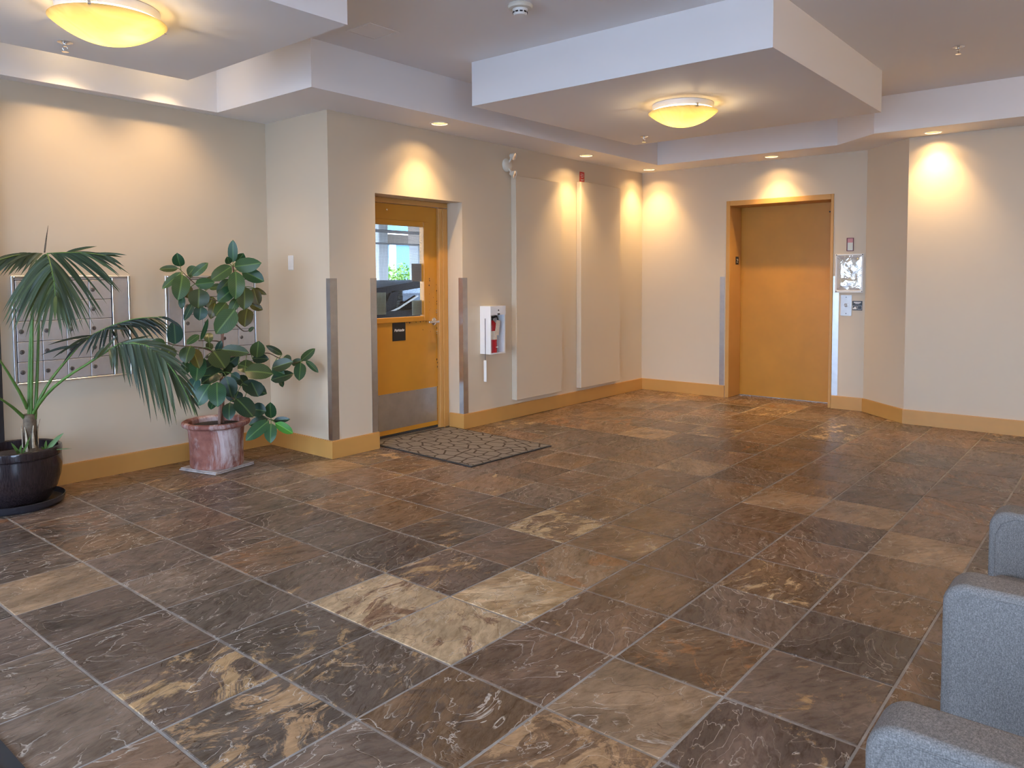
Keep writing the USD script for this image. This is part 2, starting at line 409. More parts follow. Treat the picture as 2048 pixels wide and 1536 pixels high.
# alabaster glass of the ceiling lamps
look('alabaster', {
    'g': ('geometry', {}), 'm': ('mapping', {'scale': (6.0, 14.0, 10.0), 'rotation': (0.0, 0.0, 0.6)}), 'n': ('noise_texture', {'scale': 1.0, 'detail': 5.0, 'distortion': 1.2}),
    'r': ('rgb_ramp', {'ramp': [(0.3, (0.53, 0.44, 0.23)), (0.7, (0.64, 0.55, 0.32))]}),
    'tr': ('translucent_bsdf', {}), 'df': ('principled_bsdf', {'roughness': 0.35}), 'ms': ('mix_closure', {'fac': 0.45}),
    'e': ('emission', {'strength': LAMP_GLASS}), 'ad': ('add_closure', {}),
}, [('g.position', 'm.vector'), ('m.vector', 'n.vector'), ('n.fac', 'r.fac'), ('r.color', 'tr.color'), ('r.color', 'df.base_color'), ('r.color', 'e.color'), ('tr.BSDF', 'ms.closure1'), ('df.BSDF', 'ms.closure2'),
    ('ms.closure', 'ad.closure1'), ('e.emission', 'ad.closure2')], surface='ad.closure')
look('bulb', {'e': ('emission', {'color': (1.0, 0.72, 0.38), 'strength': 30.0})}, surface='e.emission')

# window panes
def pane(name, tint):
    return look(name, {'f': ('fresnel', {'IOR': 1.45}), 't': ('transparent_bsdf', {'color': tint}), 'g': ('glossy_bsdf', {'roughness': 0.0, 'color': (1, 1, 1)}), 'm': ('mix_closure', {})},
                [('f.fac', 'm.fac'), ('t.BSDF', 'm.closure1'), ('g.BSDF', 'm.closure2')], surface='m.closure')
pane('clear_pane', (0.95, 0.97, 0.97))
pane('tinted_pane', (0.35, 0.40, 0.45))
look('wired_pane', {
    'g': ('geometry', {}), 's': ('separate_xyz', {}),
    'mx': ('math', {'math_type': 'multiply', 'value2': 80.0}), 'mz': ('math', {'math_type': 'multiply', 'value2': 80.0}),
    'fx': ('math', {'math_type': 'fraction'}), 'fz': ('math', {'math_type': 'fraction'}),
    'lx': ('math', {'math_type': 'less_than', 'value2': 0.06}), 'lz': ('math', {'math_type': 'less_than', 'value2': 0.06}), 'w': ('math', {'math_type': 'maximum'}),
    'wd': ('principled_bsdf', {'base_color': (0.06, 0.06, 0.06), 'roughness': 0.6, 'metallic': 0.0}),
    'f': ('fresnel', {'IOR': 1.22}), 't': ('transparent_bsdf', {'color': (0.96, 0.97, 0.96)}), 'gl': ('glossy_bsdf', {'roughness': 0.02, 'color': (1, 1, 1)}), 'm': ('mix_closure', {}), 'm2': ('mix_closure', {}),
}, [('g.position', 's.vector'), ('s.x', 'mx.value1'), ('s.z', 'mz.value1'), ('mx.value', 'fx.value1'), ('mz.value', 'fz.value1'), ('fx.value', 'lx.value1'), ('fz.value', 'lz.value1'), ('lx.value', 'w.value1'), ('lz.value', 'w.value2'),
    ('f.fac', 'm.fac'), ('t.BSDF', 'm.closure1'), ('gl.BSDF', 'm.closure2'), ('w.value', 'm2.fac'), ('m.closure', 'm2.closure1'), ('wd.BSDF', 'm2.closure2')], surface='m2.closure')
# crumpled clear film over the certificate
look('film', {
    'g': ('geometry', {}), 'n': ('noise_texture', {'scale': 8.0, 'detail': 2.0, 'distortion': 1.5}), 'b': ('bump', {'strength': 0.5, 'distance': 0.02}),
    't': ('transparent_bsdf', {}), 'gl': ('glossy_bsdf', {'roughness': 0.05, 'color': (1, 1, 1)}), 'm': ('mix_closure', {'fac': 0.45}),
}, [('g.position', 'n.vector'), ('n.fac', 'b.height'), ('b.normal', 'gl.normal'), ('t.BSDF', 'm.closure1'), ('gl.BSDF', 'm.closure2')], surface='m.closure')

# ------------------------------------------------------------------ the room shell
ZS, ZC = 2.593, 2.905           # underside of the soffit, main ceiling
XW, YB = -2.2, -3.0             # window wall and rear wall, behind the camera
YL, XJ, YD, XE, XR = 5.482, 3.466, 4.669, 8.010, 7.571
DX0, DX1, DZ = 3.906, 4.891, 2.021     # opening of the parkade door
EY0, EY1, EZ = 2.446, 3.600, 2.190     # opening of the elevator

def struct(name, mesh, material, smooth=False):
    path = '/World/' + numbered('/World', name)
    m = usdkit.mesh(stage, path, mesh, LOOK[material], smooth=smooth)
    tag(m.GetPrim(), kind='structure')
    return Thing(path, (0, 0, 0))

def struct_group(name):
    return thing(name, None, None, kind='structure')

struct('wall_left', bx(XW - 0.2, XJ + 0.15, YL, YL + 0.15, -0.02, ZC), 'wall_paint')
struct('wall_return', bx(XJ, XJ + 0.15, YD + 0.26, YL, -0.02, ZC), 'wall_paint')
struct('wall_back', cat(bx(XJ, DX0, YD, YD + 0.26, -0.02, ZC), bx(DX1, XE + 0.36, YD, YD + 0.26, -0.02, ZC), bx(DX0, DX1, YD, YD + 0.26, DZ, ZC)), 'wall_paint')
struct('wall_elevator', cat(bx(XE, XE + 0.36, 2.135, EY0, -0.02, ZC), bx(XE, XE + 0.36, EY1, YD, -0.02, ZC), bx(XE, XE + 0.36, EY0, EY1, EZ, ZC)), 'wall_paint')
struct('wall_corner', ext([(XE, 2.135), (XR, 1.667), (XR + 0.30, 1.45), (XE + 0.36, 2.135)], -0.02, ZC), 'wall_paint')
struct('wall_right', bx(XR, XR + 0.15, YB, 1.667, -0.02, ZC), 'wall_paint')
RX0, RX1 = -1.9, 1.0
struct('wall_rear', cat(bx(XW - 0.2, RX0, YB - 0.15, YB, -0.02, ZC), bx(RX1, XR + 0.15, YB - 0.15, YB, -0.02, ZC), bx(RX0, RX1, YB - 0.15, YB, -0.02, 0.10), bx(RX0, RX1, YB - 0.15, YB, 2.45, ZC)), 'wall_paint')
# window wall behind and left of the camera
WZ0, WZ1 = 0.10, 2.45
struct('wall_front', cat(bx(XW - 0.2, XW, YB, YL, -0.02, WZ0), bx(XW - 0.2, XW, YB, YL, WZ1, ZC), bx(XW - 0.2, XW, YB, YB + 0.3, WZ0, WZ1), bx(XW - 0.2, XW, YL - 0.25, YL, WZ0, WZ1)), 'wall_paint')
ys = np.linspace(YB + 0.3, YL - 0.25, 7)
for k in range(6):
    w = struct_group(f'window_{k + 1}')
    a, b = ys[k], ys[k + 1]
    part(w, 'window_frame', cat(bx(XW - 0.12, XW - 0.05, a, a + 0.05, WZ0, WZ1), bx(XW - 0.12, XW - 0.05, b - 0.05, b, WZ0, WZ1), bx(XW - 0.12, XW - 0.05, a + 0.05, b - 0.05, WZ0, WZ0 + 0.06), bx(XW - 0.12, XW - 0.05, a + 0.05, b - 0.05, WZ1 - 0.06, WZ1),
                                bx(XW - 0.12, XW - 0.05, a + 0.05, b - 0.05, 1.02, 1.07)), 'bronze_dark', False)
    part(w, 'pane', bx(XW - 0.088, XW - 0.082, a + 0.05, b - 0.05, WZ0 + 0.06, 1.02), 'clear_pane', False)
    part(w, 'pane', bx(XW - 0.088, XW - 0.082, a + 0.05, b - 0.05, 1.07, WZ1 - 0.06), 'clear_pane', False)

for k in range(3):
    w = struct_group(f'window_{k + 7}')
    a, b = RX0 + k * (RX1 - RX0) / 3, RX0 + (k + 1) * (RX1 - RX0) / 3
    part(w, 'window_frame', cat(bx(a, a + 0.05, YB - 0.12, YB - 0.05, WZ0, WZ1), bx(b - 0.05, b, YB - 0.12, YB - 0.05, WZ0, WZ1), bx(a + 0.05, b - 0.05, YB - 0.12, YB - 0.05, WZ0, WZ0 + 0.06), bx(a + 0.05, b - 0.05, YB - 0.12, YB - 0.05, WZ1 - 0.06, WZ1), bx(a + 0.05, b - 0.05, YB - 0.12, YB - 0.05, 1.02, 1.07)), 'bronze_dark', False)
    part(w, 'pane', bx(a + 0.05, b - 0.05, YB - 0.088, YB - 0.082, WZ0 + 0.06, 1.02), 'clear_pane', False)
    part(w, 'pane', bx(a + 0.05, b - 0.05, YB - 0.088, YB - 0.082, 1.07, WZ1 - 0.06), 'clear_pane', False)

# ceiling: slab, soffit along the walls, two dropped panels
ceil = struct_group('ceiling')
part(ceil, 'slab', bx(XW - 0.2, XE + 0.6, YB - 0.15, YL + 0.15, ZC, ZC + 0.15), 'ceiling_paint', False)
inner = [(2.999, 5.370), (2.999, 4.198), (7.530, 4.198), (7.530, 2.281), (7.137, 1.853), (7.137, YB)]
outer = [(XR, YB), (XR, 1.667), (XE, 2.135), (XE, YD), (XJ, YD), (XJ, YL), (XW, YL), (XW, 5.370)]
DOWN = [(4.361, 4.405), (6.460, 4.421), (7.770, 4.441), (7.778, 3.009), (7.407, 1.444)]
soff = Polygon(inner + outer)
for (x, y) in DOWN:
    soff = soff.difference(Point(x, y).buffer(0.066, 16))
part(ceil, 'soffit', ext(soff, ZS, ZC), 'ceiling_paint', False, label='lowered soffit running along the walls')
BOXA = [(4.080, 3.786), (4.108, 1.589), (6.252, 1.575), (6.267, 3.735)]
BOXB = [(2.395, 3.050), (2.403, 4.645), (0.20, 4.655), (0.20, 3.060)]
part(ceil, 'dropped_panel', ext(BOXA, ZS, ZC), 'ceiling_paint', False, label='dropped square ceiling panel in the middle of the lobby')
part(ceil, 'dropped_panel', ext(BOXB, ZS, ZC), 'ceiling_paint', False, label='dropped ceiling panel above the potted plants')

# ------------------------------------------------------------------ floor
T, OX, OY = 0.4119066, 1.42681257, 2.242227555
room = Polygon([(XW, YB), (XR, YB), (XR, 1.667), (XE, 2.135), (XE, EY0), (XE + 0.345, EY0), (XE + 0.345, EY1), (XE, EY1), (XE, YD), (DX1, YD), (DX1, YD + 0.26), (DX0, YD + 0.26), (DX0, YD), (XJ, YD), (XJ, YL), (XW, YL)])
floor = struct_group('floor')
part(floor, 'grout_bed', ext(room, -0.03, -0.0025), 'grout', False, label='pale grey grout between the slate tiles')
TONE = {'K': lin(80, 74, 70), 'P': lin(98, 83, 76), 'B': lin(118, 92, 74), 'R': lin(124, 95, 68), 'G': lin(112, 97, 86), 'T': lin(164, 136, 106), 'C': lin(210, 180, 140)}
MEAN = np.array(lin(112, 90, 71))
ACC = {'t': lin(186, 152, 108), 'c': lin(206, 178, 134), 'r': lin(152, 104, 62), 'k': lin(70, 58, 52), 'b': lin(120, 86, 62), 'g': lin(182, 146, 106)}
# (column, row): tone, accent, accent cover 0..1, relief
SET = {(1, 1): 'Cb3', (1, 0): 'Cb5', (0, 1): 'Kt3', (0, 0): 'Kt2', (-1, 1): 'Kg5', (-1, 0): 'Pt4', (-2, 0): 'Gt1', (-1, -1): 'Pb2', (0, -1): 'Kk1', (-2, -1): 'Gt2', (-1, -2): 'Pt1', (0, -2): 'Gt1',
       (1, -1): 'Gt2', (-1, -3): 'Tb1', (0, -3): 'Pk2', (1, -2): 'Br3', (0, -4): 'Rk3', (1, -3): 'Pt1', (2, 0): 'Pt4', (2, 1): 'Ct6', (3, 1): 'Tr4', (2, -1): 'Kt2', (2, 2): 'Bt2', (1, 2): 'Bt2', (0, 2): 'Rk3',
       (3, 2): 'Rt1', (4, 2): 'Bt1', (1, 3): 'Tb1', (2, 3): 'Rr3', (3, 3): 'Gt1', (4, 3): 'Rc3', (5, 3): 'Bt1', (2, 4): 'Gt2', (3, 4): 'Kt1', (4, 4): 'Rk2', (5, 4): 'Rt1', (1, 4): 'Pt2', (0, 3): 'Rg4', (4, 1): 'Rc2',
       (3, 0): 'Bt1', (4, 0): 'Rc5', (5, 1): 'Rt1', (6, 4): 'Tb2', (6, 3): 'Pt2', (2, -2): 'Kt1', (1, -4): 'Bt2', (2, -3): 'Pt2', (2, -4): 'Kt1', (3, -2): 'Rt1', (3, -4): 'Gt1', (1, -5): 'Pk1', (2, -5): 'Kk1',
       (5, 2): 'Bt1', (6, 2): 'Bt2', (7, 2): 'Tb2', (6, 1): 'Bt1', (7, 3): 'Tb1', (8, 3): 'Pk1', (9, 3): 'Pk2', (5, 0): 'Rc2', (5, -1): 'Gk1', (4, -1): 'Rk1', (3, -1): 'Kt3', (6, 0): 'Rt3', (12, 1): 'Kc4', (13, 1): 'Kc4', (8, -1): 'Rt2', (3, -3): 'Rt3'}

def in_view(x, y):
    d = np.array([x, y, 0.0]) - EYE
    z = d @ fw
    if z < 0.15:
        return False
    px, py = 1037.06 + 1517.26 * (d @ rt) / z, 635.2 - 1517.26 * (d @ up) / z
    return -60 < px < 2108 and py < 1640

hidden = []
for j in range(14, -10, -1):
    for i in range(-9, 18):
        x0, y0 = OX + i * T, OY - j * T
        cell = sbox(x0 + 0.0038, y0 + 0.0038, x0 + T - 0.0038, y0 + T - 0.0038)
        c = cell.intersection(room)
        if c.is_empty or c.area < 0.0004:
            continue
        polys = [q for q in (c.geoms if hasattr(c, 'geoms') else [c]) if isinstance(q, Polygon) and q.area > 0.0003]
        dz = rng.uniform(-0.0007, 0.0007, 4)
        dark = min(1.0, max(0.0, (2.4 - (x0 - 0.30 * (y0 - 2.0)) ) / 2.0))        # more charcoal slate towards the entrance side, more rust towards the elevator
        pick = rng.choice(list('KPGBRT'), p=np.array([0.10 + 0.28 * dark, 0.16 + 0.1 * dark, 0.16, 0.30 - 0.16 * dark, 0.22 - 0.17 * dark, 0.06 - 0.05 * dark]) / sum([0.10 + 0.28 * dark, 0.16 + 0.1 * dark, 0.16, 0.30 - 0.16 * dark, 0.22 - 0.17 * dark, 0.06 - 0.05 * dark]))
        spec = SET.get((i, j), pick + rng.choice(list('ttcrkb')) + str(rng.choice([0, 1, 1, 2, 2, 3, 4])))
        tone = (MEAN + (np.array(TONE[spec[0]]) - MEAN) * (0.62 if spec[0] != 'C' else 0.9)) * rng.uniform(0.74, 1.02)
        acc = (MEAN + (np.array(ACC[spec[1]]) - MEAN) * 0.72) * rng.uniform(0.9, 1.1)
        cover = {'0': 0.80, '1': 0.66, '2': 0.60, '3': 0.56, '4': 0.53, '5': 0.50, '6': 0.46}[spec[2]]
        relief = rng.uniform(0.55, 1.15)
        ms = []
        for q in polys:
            if len(polys) == 1 and abs(q.area - cell.area) < 1e-6:
                # chamfered slab with slightly wavering edges
                e = 0.0028
                base, top = [], []
                for (cx, cy), kz in zip(((x0, y0), (x0 + T, y0), (x0 + T, y0 + T), (x0, y0 + T)), dz):
                    sx, sy = (1 if cx == x0 else -1), (1 if cy == y0 else -1)
                    jx, jy = rng.uniform(0.0032, 0.0056, 2)
                    base.append((cx + sx * jx, cy + sy * jy, kz - 0.0022))
                    top.append((cx + sx * (jx + e), cy + sy * (jy + e), kz))
                v = np.array([(a, b, -0.010) for a, b, _ in base] + base + top)
                f = []
                for a in range(4):
                    b = (a + 1) % 4
                    f += [[a, b, 4 + b], [a, 4 + b, 4 + a], [4 + a, 4 + b, 8 + b], [4 + a, 8 + b, 8 + a]]
                f += [[8, 9, 10], [8, 10, 11]]
                ms.append(trimesh.Trimesh(v, f, process=False))
            else:
                ms.append(ext(q, -0.010, dz[0]))
        m = cat(*ms)
        pv = {'tone': tone, 'accent': acc, 'params': (cover, relief, float(rng.uniform(0, 40)))}
        ce = c.centroid
        if any(in_view(px_, py_) for px_ in (x0, x0 + T) for py_ in (y0, y0 + T)):
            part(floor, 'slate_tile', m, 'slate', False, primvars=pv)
        else:
            hidden.append(m)
part(floor, 'outlying_tiles', cat(*hidden), 'slate', False, kind='stuff', primvars={'tone': TONE['B'], 'accent': ACC['t'], 'params': (0.6, 0.7, 3.0)})

# baseboards, 13.4 cm high
def board(name, pts, thick=0.016, h=0.134):
    """A baseboard along a wall line; the room lies to the left of the direction of travel."""
    line = np.array(pts, float)
    n = len(line)
    off = []
    for k in range(n):
        ds = []
        if k > 0: ds.append(line[k] - line[k - 1])
        if k < n - 1: ds.append(line[k + 1] - line[k])
        ns = [np.array([-d[1], d[0]]) / np.linalg.norm(d) for d in ds]
        nn = sum(ns); nn /= np.linalg.norm(nn)
        off.append(line[k] + nn * thick / (nn @ ns[0]))
    poly = Polygon(list(map(tuple, line)) + list(map(tuple, off[::-1]))).buffer(0)
    low = ext(poly, 0.001, h - 0.004)
    poly2 = Polygon(list(map(tuple, line)) + [tuple(l + (o - l) * 0.72) for l, o in zip(line[::-1], off[::-1])]).buffer(0)
    return struct(name, cat(low, ext(poly2, h - 0.004, h)), 'ochre_paint')
board('baseboard_left', [(XJ - 0.0165, YL), (1.60, YL)][::1])
board('baseboard_return', [(DX0 + 0.002, YD), (XJ, YD), (XJ, YL - 0.017)])
board('baseboard_back', [(XE - 0.0165, YD), (DX1, YD), (DX1, YD + 0.165)])
board('baseboard_elevator', [(XE, EY1 + 0.004), (XE, YD)])
board('baseboard_right', [(XR, YB + 0.02), (XR, 1.667), (XE, 2.135), (XE, EY0 - 0.004)])
# dark bronze frame of the entrance where the mailbox wall ends
struct('trim_1', bx(1.50, 1.572, YL - 0.05, YL - 0.001, 0.001, 2.45, 0.004), 'bronze_dark')

# ------------------------------------------------------------------ ceiling lamps
def dome_lamp(name, label, x, y):
    t = thing(name, label, 'ceiling lamp', (x, y, ZS), group=None)
    prof = []
    R, depth, rim = 0.243, 0.098, -0.062
    for a in np.linspace(0, 1, 18):
        prof.append((R * a, rim - depth * (1 - a ** 2.1)))
    outer_ = [(0.0005, rim - depth)] + prof[1:] + [(R + 0.003, rim + 0.002), (R - 0.002, rim + 0.005)]
    inner_ = [(max(0.0005, r - 0.004), z + 0.005) for r, z in prof[::-1]]
    part(t, 'glass_bowl', lathe(outer_ + inner_, 72), 'alabaster', 40)
    part(t, 'mounting_pan', lathe([(0.0005, -0.001), (0.215, -0.001), (0.218, -0.004), (0.212, -0.040), (0.208, -0.040), (0.206, -0.006), (0.0005, -0.006)], 64), 'white_metal', 30)
    for k in range(3):
        a = k * 2 * math.pi / 3 + 1.05 + YAW
        c, s_ = math.cos(a), math.sin(a)
        m = bx(R - 0.028, R + 0.008, -0.007, 0.007, rim - 0.004, rim + 0.022, 0.002)
        m.apply_transform(trimesh.transformations.rotation_matrix(a, [0, 0, 1]))
        part(t, 'clip', m, 'chrome', False)
        part(t, 'arm', cyl((0.20 * c, 0.20 * s_, -0.030), ((R - 0.02) * c, (R - 0.02) * s_, rim + 0.016), 0.004, 8), 'chrome', 30)
    for k, (dx, dy) in enumerate(((0.060, -0.075), (-0.045, 0.050))):
        part(t, 'bulb', trimesh.creation.icosphere(2, 0.024).apply_translation([dx, dy, -0.080]), 'bulb', 40)
        l = UsdLux.SphereLight.Define(stage, f'{t.path}/lamp_light_{k + 1:03d}' if k else f'{t.path}/lamp_light')
        l.CreateRadiusAttr(0.0245)
        l.CreateIntensityAttr(LAMP)
        l.CreateColorAttr(Gf.Vec3f(1.0, 0.76, 0.46))
        l.AddTranslateOp().Set(Gf.Vec3d(dx, dy, -0.080))
    return t
dome_lamp('ceiling_lamp', 'shallow amber alabaster bowl lamp under the dropped ceiling panel above the potted plants', 1.548, 3.705)
dome_lamp('ceiling_lamp', 'shallow amber alabaster bowl lamp under the dropped square panel near the elevator', 5.03, 2.60)

for x, y, lab in ((2.1, -0.75, 'opal globe lamp on the high ceiling above the armchairs, behind the camera'), (5.2, -1.2, 'opal globe lamp on the high ceiling at the far end, behind the armchairs')):
    t = thing('globe_lamp', lab, 'ceiling lamp', (x, y, ZC))
    part(t, 'base', lathe([(0.0005, -0.001), (0.075, -0.001), (0.078, -0.012), (0.060, -0.030), (0.0005, -0.032)], 36), 'white_metal', 30)
    l = UsdLux.SphereLight.Define(stage, t.path + '/globe_light')
    l.CreateRadiusAttr(0.11)
    l.CreateIntensityAttr(GLOBE)
    l.CreateColorAttr(Gf.Vec3f(1.0, 0.70, 0.40))
    l.AddTranslateOp().Set(Gf.Vec3d(0, 0, -0.145))

# ------------------------------------------------------------------ recessed downlights
def downlight(x, y, z, label, strength):
    t = thing('downlight', label, 'recessed light', (x, y, z), group=None)
    part(t, 'trim_ring', lathe([(0.060, 0.0), (0.064, -0.004), (0.078, -0.003), (0.080, -0.0005), (0.066, 0.0002), (0.062, 0.0045)], 40), 'white_metal', 30)
    part(t, 'reflector', lathe([(0.060, 0.001), (0.052, 0.03), (0.046, 0.075), (0.0465, 0.0755), (0.0525, 0.03), (0.0605, 0.001)], 40), 'reflector', 30)
    part(t, 'housing', lathe([(0.047, 0.0755), (0.047, 0.12), (0.0005, 0.122), (0.0005, 0.118), (0.044, 0.116), (0.044, 0.0755)], 32), 'white_metal', 30)
    part(t, 'bulb', trimesh.creation.icosphere(2, 0.0175).apply_translation([0, 0, 0.046]), 'bulb', 40)
    l = UsdLux.SphereLight.Define(stage, t.path + '/lamp_light')
    l.CreateRadiusAttr(0.018)
    l.CreateIntensityAttr(strength)
    sh = UsdLux.ShapingAPI.Apply(l.GetPrim())
    sh.CreateShapingConeAngleAttr(44.0)
    sh.CreateShapingConeSoftnessAttr(1.0)
    l = UsdLux.SphereLight.Define(stage, t.path + '/lamp_spill')
    l.CreateRadiusAttr(0.0178)
    l.CreateIntensityAttr(strength * 0.085)
    l.CreateColorAttr(Gf.Vec3f(1.0, 0.67, 0.31))
    l.AddTranslateOp().Set(Gf.Vec3d(0, 0, 0.046))
    l = UsdLux.SphereLight.Get(stage, t.path + '/lamp_light')
    l.CreateColorAttr(Gf.Vec3f(1.0, 0.67, 0.31))
    l.AddTranslateOp().Set(Gf.Vec3d(0, 0, 0.046))
for (x, y), lab in zip(DOWN, ('recessed downlight in the soffit just above the ochre parkade door',
                              'recessed downlight in the soffit above the two tall wall panels',
                              'recessed downlight in the far ceiling corner beside the elevator wall',
                              'recessed downlight in the soffit right above the elevator door',
                              'recessed downlight in the soffit above the plain wall right of the elevator')):
    downlight(x, y, ZS, lab, DOWNL)
# two more up in the main ceiling between the dropped panel and the soffit wash the mailbox wall
for x in (1.95, 2.58):
    t = thing('downlight', 'surface downlight up in the slot between dropped panel and mailbox wall' if x < 2 else 'surface downlight up in the slot, nearer the wall corner', 'recessed light', (x, 5.12, ZC))
    part(t, 'trim_ring', lathe([(0.060, -0.001), (0.078, -0.001), (0.080, -0.012), (0.062, -0.014), (0.060, -0.001)], 40), 'white_metal', 30)
    part(t, 'bulb', trimesh.creation.icosphere(2, 0.026).apply_translation([0, 0, -0.03]), 'bulb', 40)
    l = UsdLux.SphereLight.Define(stage, t.path + '/lamp_light')
    l.CreateRadiusAttr(0.0268)
    l.CreateIntensityAttr(COVE)
    sh = UsdLux.ShapingAPI.Apply(l.GetPrim())
    sh.CreateShapingConeAngleAttr(50.0)
    sh.CreateShapingConeSoftnessAttr(0.9)
    l.CreateColorAttr(Gf.Vec3f(1.0, 0.68, 0.36))
    l.AddTranslateOp().Set(Gf.Vec3d(0, 0, -0.03))

# ------------------------------------------------------------------ sprinklers, smoke detector, access panel
def sprinkler(x, y, z, label):
    t = thing('sprinkler', label, 'sprinkler', (x, y, z))
    part(t, 'escutcheon', lathe([(0.0005, -0.001), (0.036, -0.001), (0.037, -0.004), (0.02, -0.010), (0.014, -0.012), (0.0005, -0.012)], 28), 'chrome', 30)
    part(t, 'head', cat(lathe([(0.0005, -0.012), (0.010, -0.012), (0.011, -0.024), (0.0005, -0.024)], 16), tube([(0.009, 0, -0.022), (0.013, 0, -0.034), (0.004, 0, -0.048)], 0.0025, 6), tube([(-0.009, 0, -0.022), (-0.013, 0, -0.034), (-0.004, 0, -0.048)], 0.0025, 6)), 'chrome', 30)
    part(t, 'deflector', lathe([(0.0005, -0.048), (0.016, -0.050), (0.017, -0.052), (0.0005, -0.052)], 20), 'chrome', 30)
sprinkler(1.611, 4.387, ZS, 'chrome sprinkler head beside the amber lamp above the plants')
sprinkler(5.923, 3.437, ZS, 'small sprinkler head at the corner of the middle dropped panel, left of its lamp')
sprinkler(5.941, 1.017, ZC, 'sprinkler head on the high ceiling right of the middle dropped panel')
t = thing('smoke_detector', 'round white smoke detector on the high ceiling at the top edge', 'smoke detector', (3.416, 2.791, ZC))
part(t, 'base', lathe([(0.0005, -0.001), (0.070, -0.001), (0.072, -0.010), (0.066, -0.022), (0.052, -0.026), (0.0005, -0.026)], 40), 'cream_plastic', 30)
part(t, 'chamber', lathe([(0.0005, -0.026), (0.044, -0.026), (0.042, -0.032), (0.040, -0.050), (0.034, -0.060), (0.0005, -0.062)], 40), 'white_plastic', 30)
for k in range(10):
    a = k * 2 * math.pi / 10 + 0.2
    m = bx(0.0385, 0.0425, -0.0085, 0.0085, -0.049, -0.041)
    m.apply_transform(trimesh.transformations.rotation_matrix(a, [0, 0, 1]))
    part(t, 'vent_slot', m, 'black_plastic', False)
t = thing('access_panel', 'flush square access panel in the high ceiling', 'access panel', (3.174, 3.793, ZC))
part(t, 'frame', cat(bx(-0.118, 0.118, -0.118, -0.106, -0.004, -0.0005), bx(-0.118, 0.118, 0.106, 0.118, -0.004, -0.0005), bx(-0.118, -0.106, -0.106, 0.106, -0.004, -0.0005), bx(0.106, 0.118, -0.106, 0.106, -0.004, -0.0005)), 'ceiling_paint', False)
part(t, 'hatch', bx(-0.103, 0.103, -0.103, 0.103, -0.003, -0.0005, 0.001), 'ceiling_paint', False)

# ------------------------------------------------------------------ raised wall panels by the parkade door
def wall_panel(x0, x1, z0, z1, label):
    t = thing('wall_panel', label, 'wall panel', ((x0 + x1) / 2, YD, z0))
    part(t, 'board', bx(x0, x1, YD - 0.062, YD - 0.001, z0, z1, 0.003), 'wall_paint', False, world=True)
    part(t, 'edge_bead', cat(bx(x0 - 0.0015, x0 - 0.0002, YD - 0.055, YD - 0.006, z0 + 0.01, z1 - 0.01)), 'wall_paint', False, world=True)
wall_panel(5.562, 6.300, 0.180, 2.318, 'tall beige raised wall panel right of the fire extinguisher cabinet')
wall_panel(6.638, 7.420, 0.172, 2.362, 'tall beige raised wall panel nearer the far corner, under the red sign')

# ------------------------------------------------------------------ steel corner guards
def guard(label, legs, loc):
    t = thing('corner_guard', label, 'corner guard', loc)
    for nm, m in legs:
        part(t, nm, m, 'steel', False, world=True)
    return t
G0, G1, gt = 0.136, 1.355, 0.002
t = guard('brushed steel corner guard on the outer corner beside the rubber plant', [('leg', bx(XJ - gt, XJ, YD - gt, YD + 0.045, G0, G1)), ('leg', bx(XJ, XJ + 0.062, YD - gt, YD - 0.0003, G0, G1))], (XJ, YD, G0))
t = guard('brushed steel corner guard at the left edge of the parkade door recess', [('leg', bx(DX0 - 0.058, DX0, YD - gt, YD - 0.0003, G0, G1)), ('leg', bx(DX0 + 0.0003, DX0 + gt, YD - gt, YD + 0.05, G0, G1))], (DX0, YD, G0))
t = guard('brushed steel corner guard at the right edge of the parkade door recess', [('leg', bx(DX1 - gt, DX1 - 0.0003, YD - gt, YD + 0.05, G0, G1)), ('leg', bx(DX1, DX1 + 0.058, YD - gt, YD - 0.0003, G0, G1))], (DX1, YD, G0))
t = guard('shiny steel guard strip left of the elevator frame', [('leg', bx(XE - gt, XE - 0.0003, EY1 + 0.012, EY1 + 0.068, G0, G1))], (XE, EY1, G0))
t = guard('shiny steel guard strip right of the elevator frame below the certificate', [('leg', bx(XE - gt, XE - 0.0003, EY0 - 0.062, EY0 - 0.004, G0, G1))], (XE, EY0, G0))

# ------------------------------------------------------------------ parkade door in its recess
d1 = thing('door_1', 'ochre steel door to the parkade with a wired window', None, ((DX0 + DX1) / 2, YD + 0.2, 0), kind='structure')
FX0, FX1, FY = DX0 + 0.004, DX1 - 0.002, YD + 0.180
LX0, LX1, LZ0, LZ1, LY = 3.935, 4.775, 0.036, 1.975, 4.878
part(d1, 'door_frame', cat(bx(LX1 + 0.003, FX1, FY, FY + 0.075, 0.001, DZ - 0.0485, 0.003), bx(FX0, LX0 - 0.003, FY, FY + 0.075, 0.001, DZ - 0.001, 0.003), bx(LX0 - 0.003, FX1, FY, FY + 0.075, LZ1 + 0.003, DZ - 0.001, 0.002)), 'ochre_paint', False, world=True)
part(d1, 'frame_stop', bx(LX1 + 0.045, LX1 + 0.058, FY - 0.008, FY, 0.002, DZ - 0.05, 0.002), 'ochre_paint', False, world=True)
GX0, GX1, GZ0, GZ1 = 4.030, 4.612, 1.022, 1.800
leaf = cat(bx(LX0, GX0 - 0.03, LY, LY + 0.045, LZ0, LZ1), bx(GX1 + 0.03, LX1, LY, LY + 0.045, LZ0, LZ1), bx(GX0 - 0.03, GX1 + 0.03, LY, LY + 0.045, LZ0, GZ0 - 0.03), bx(GX0 - 0.03, GX1 + 0.03, LY, LY + 0.045, GZ1 + 0.03, LZ1))
part(d1, 'door_leaf', leaf, 'ochre_door', False, world=True)
k0, k1 = LY - 0.010, LY + 0.048
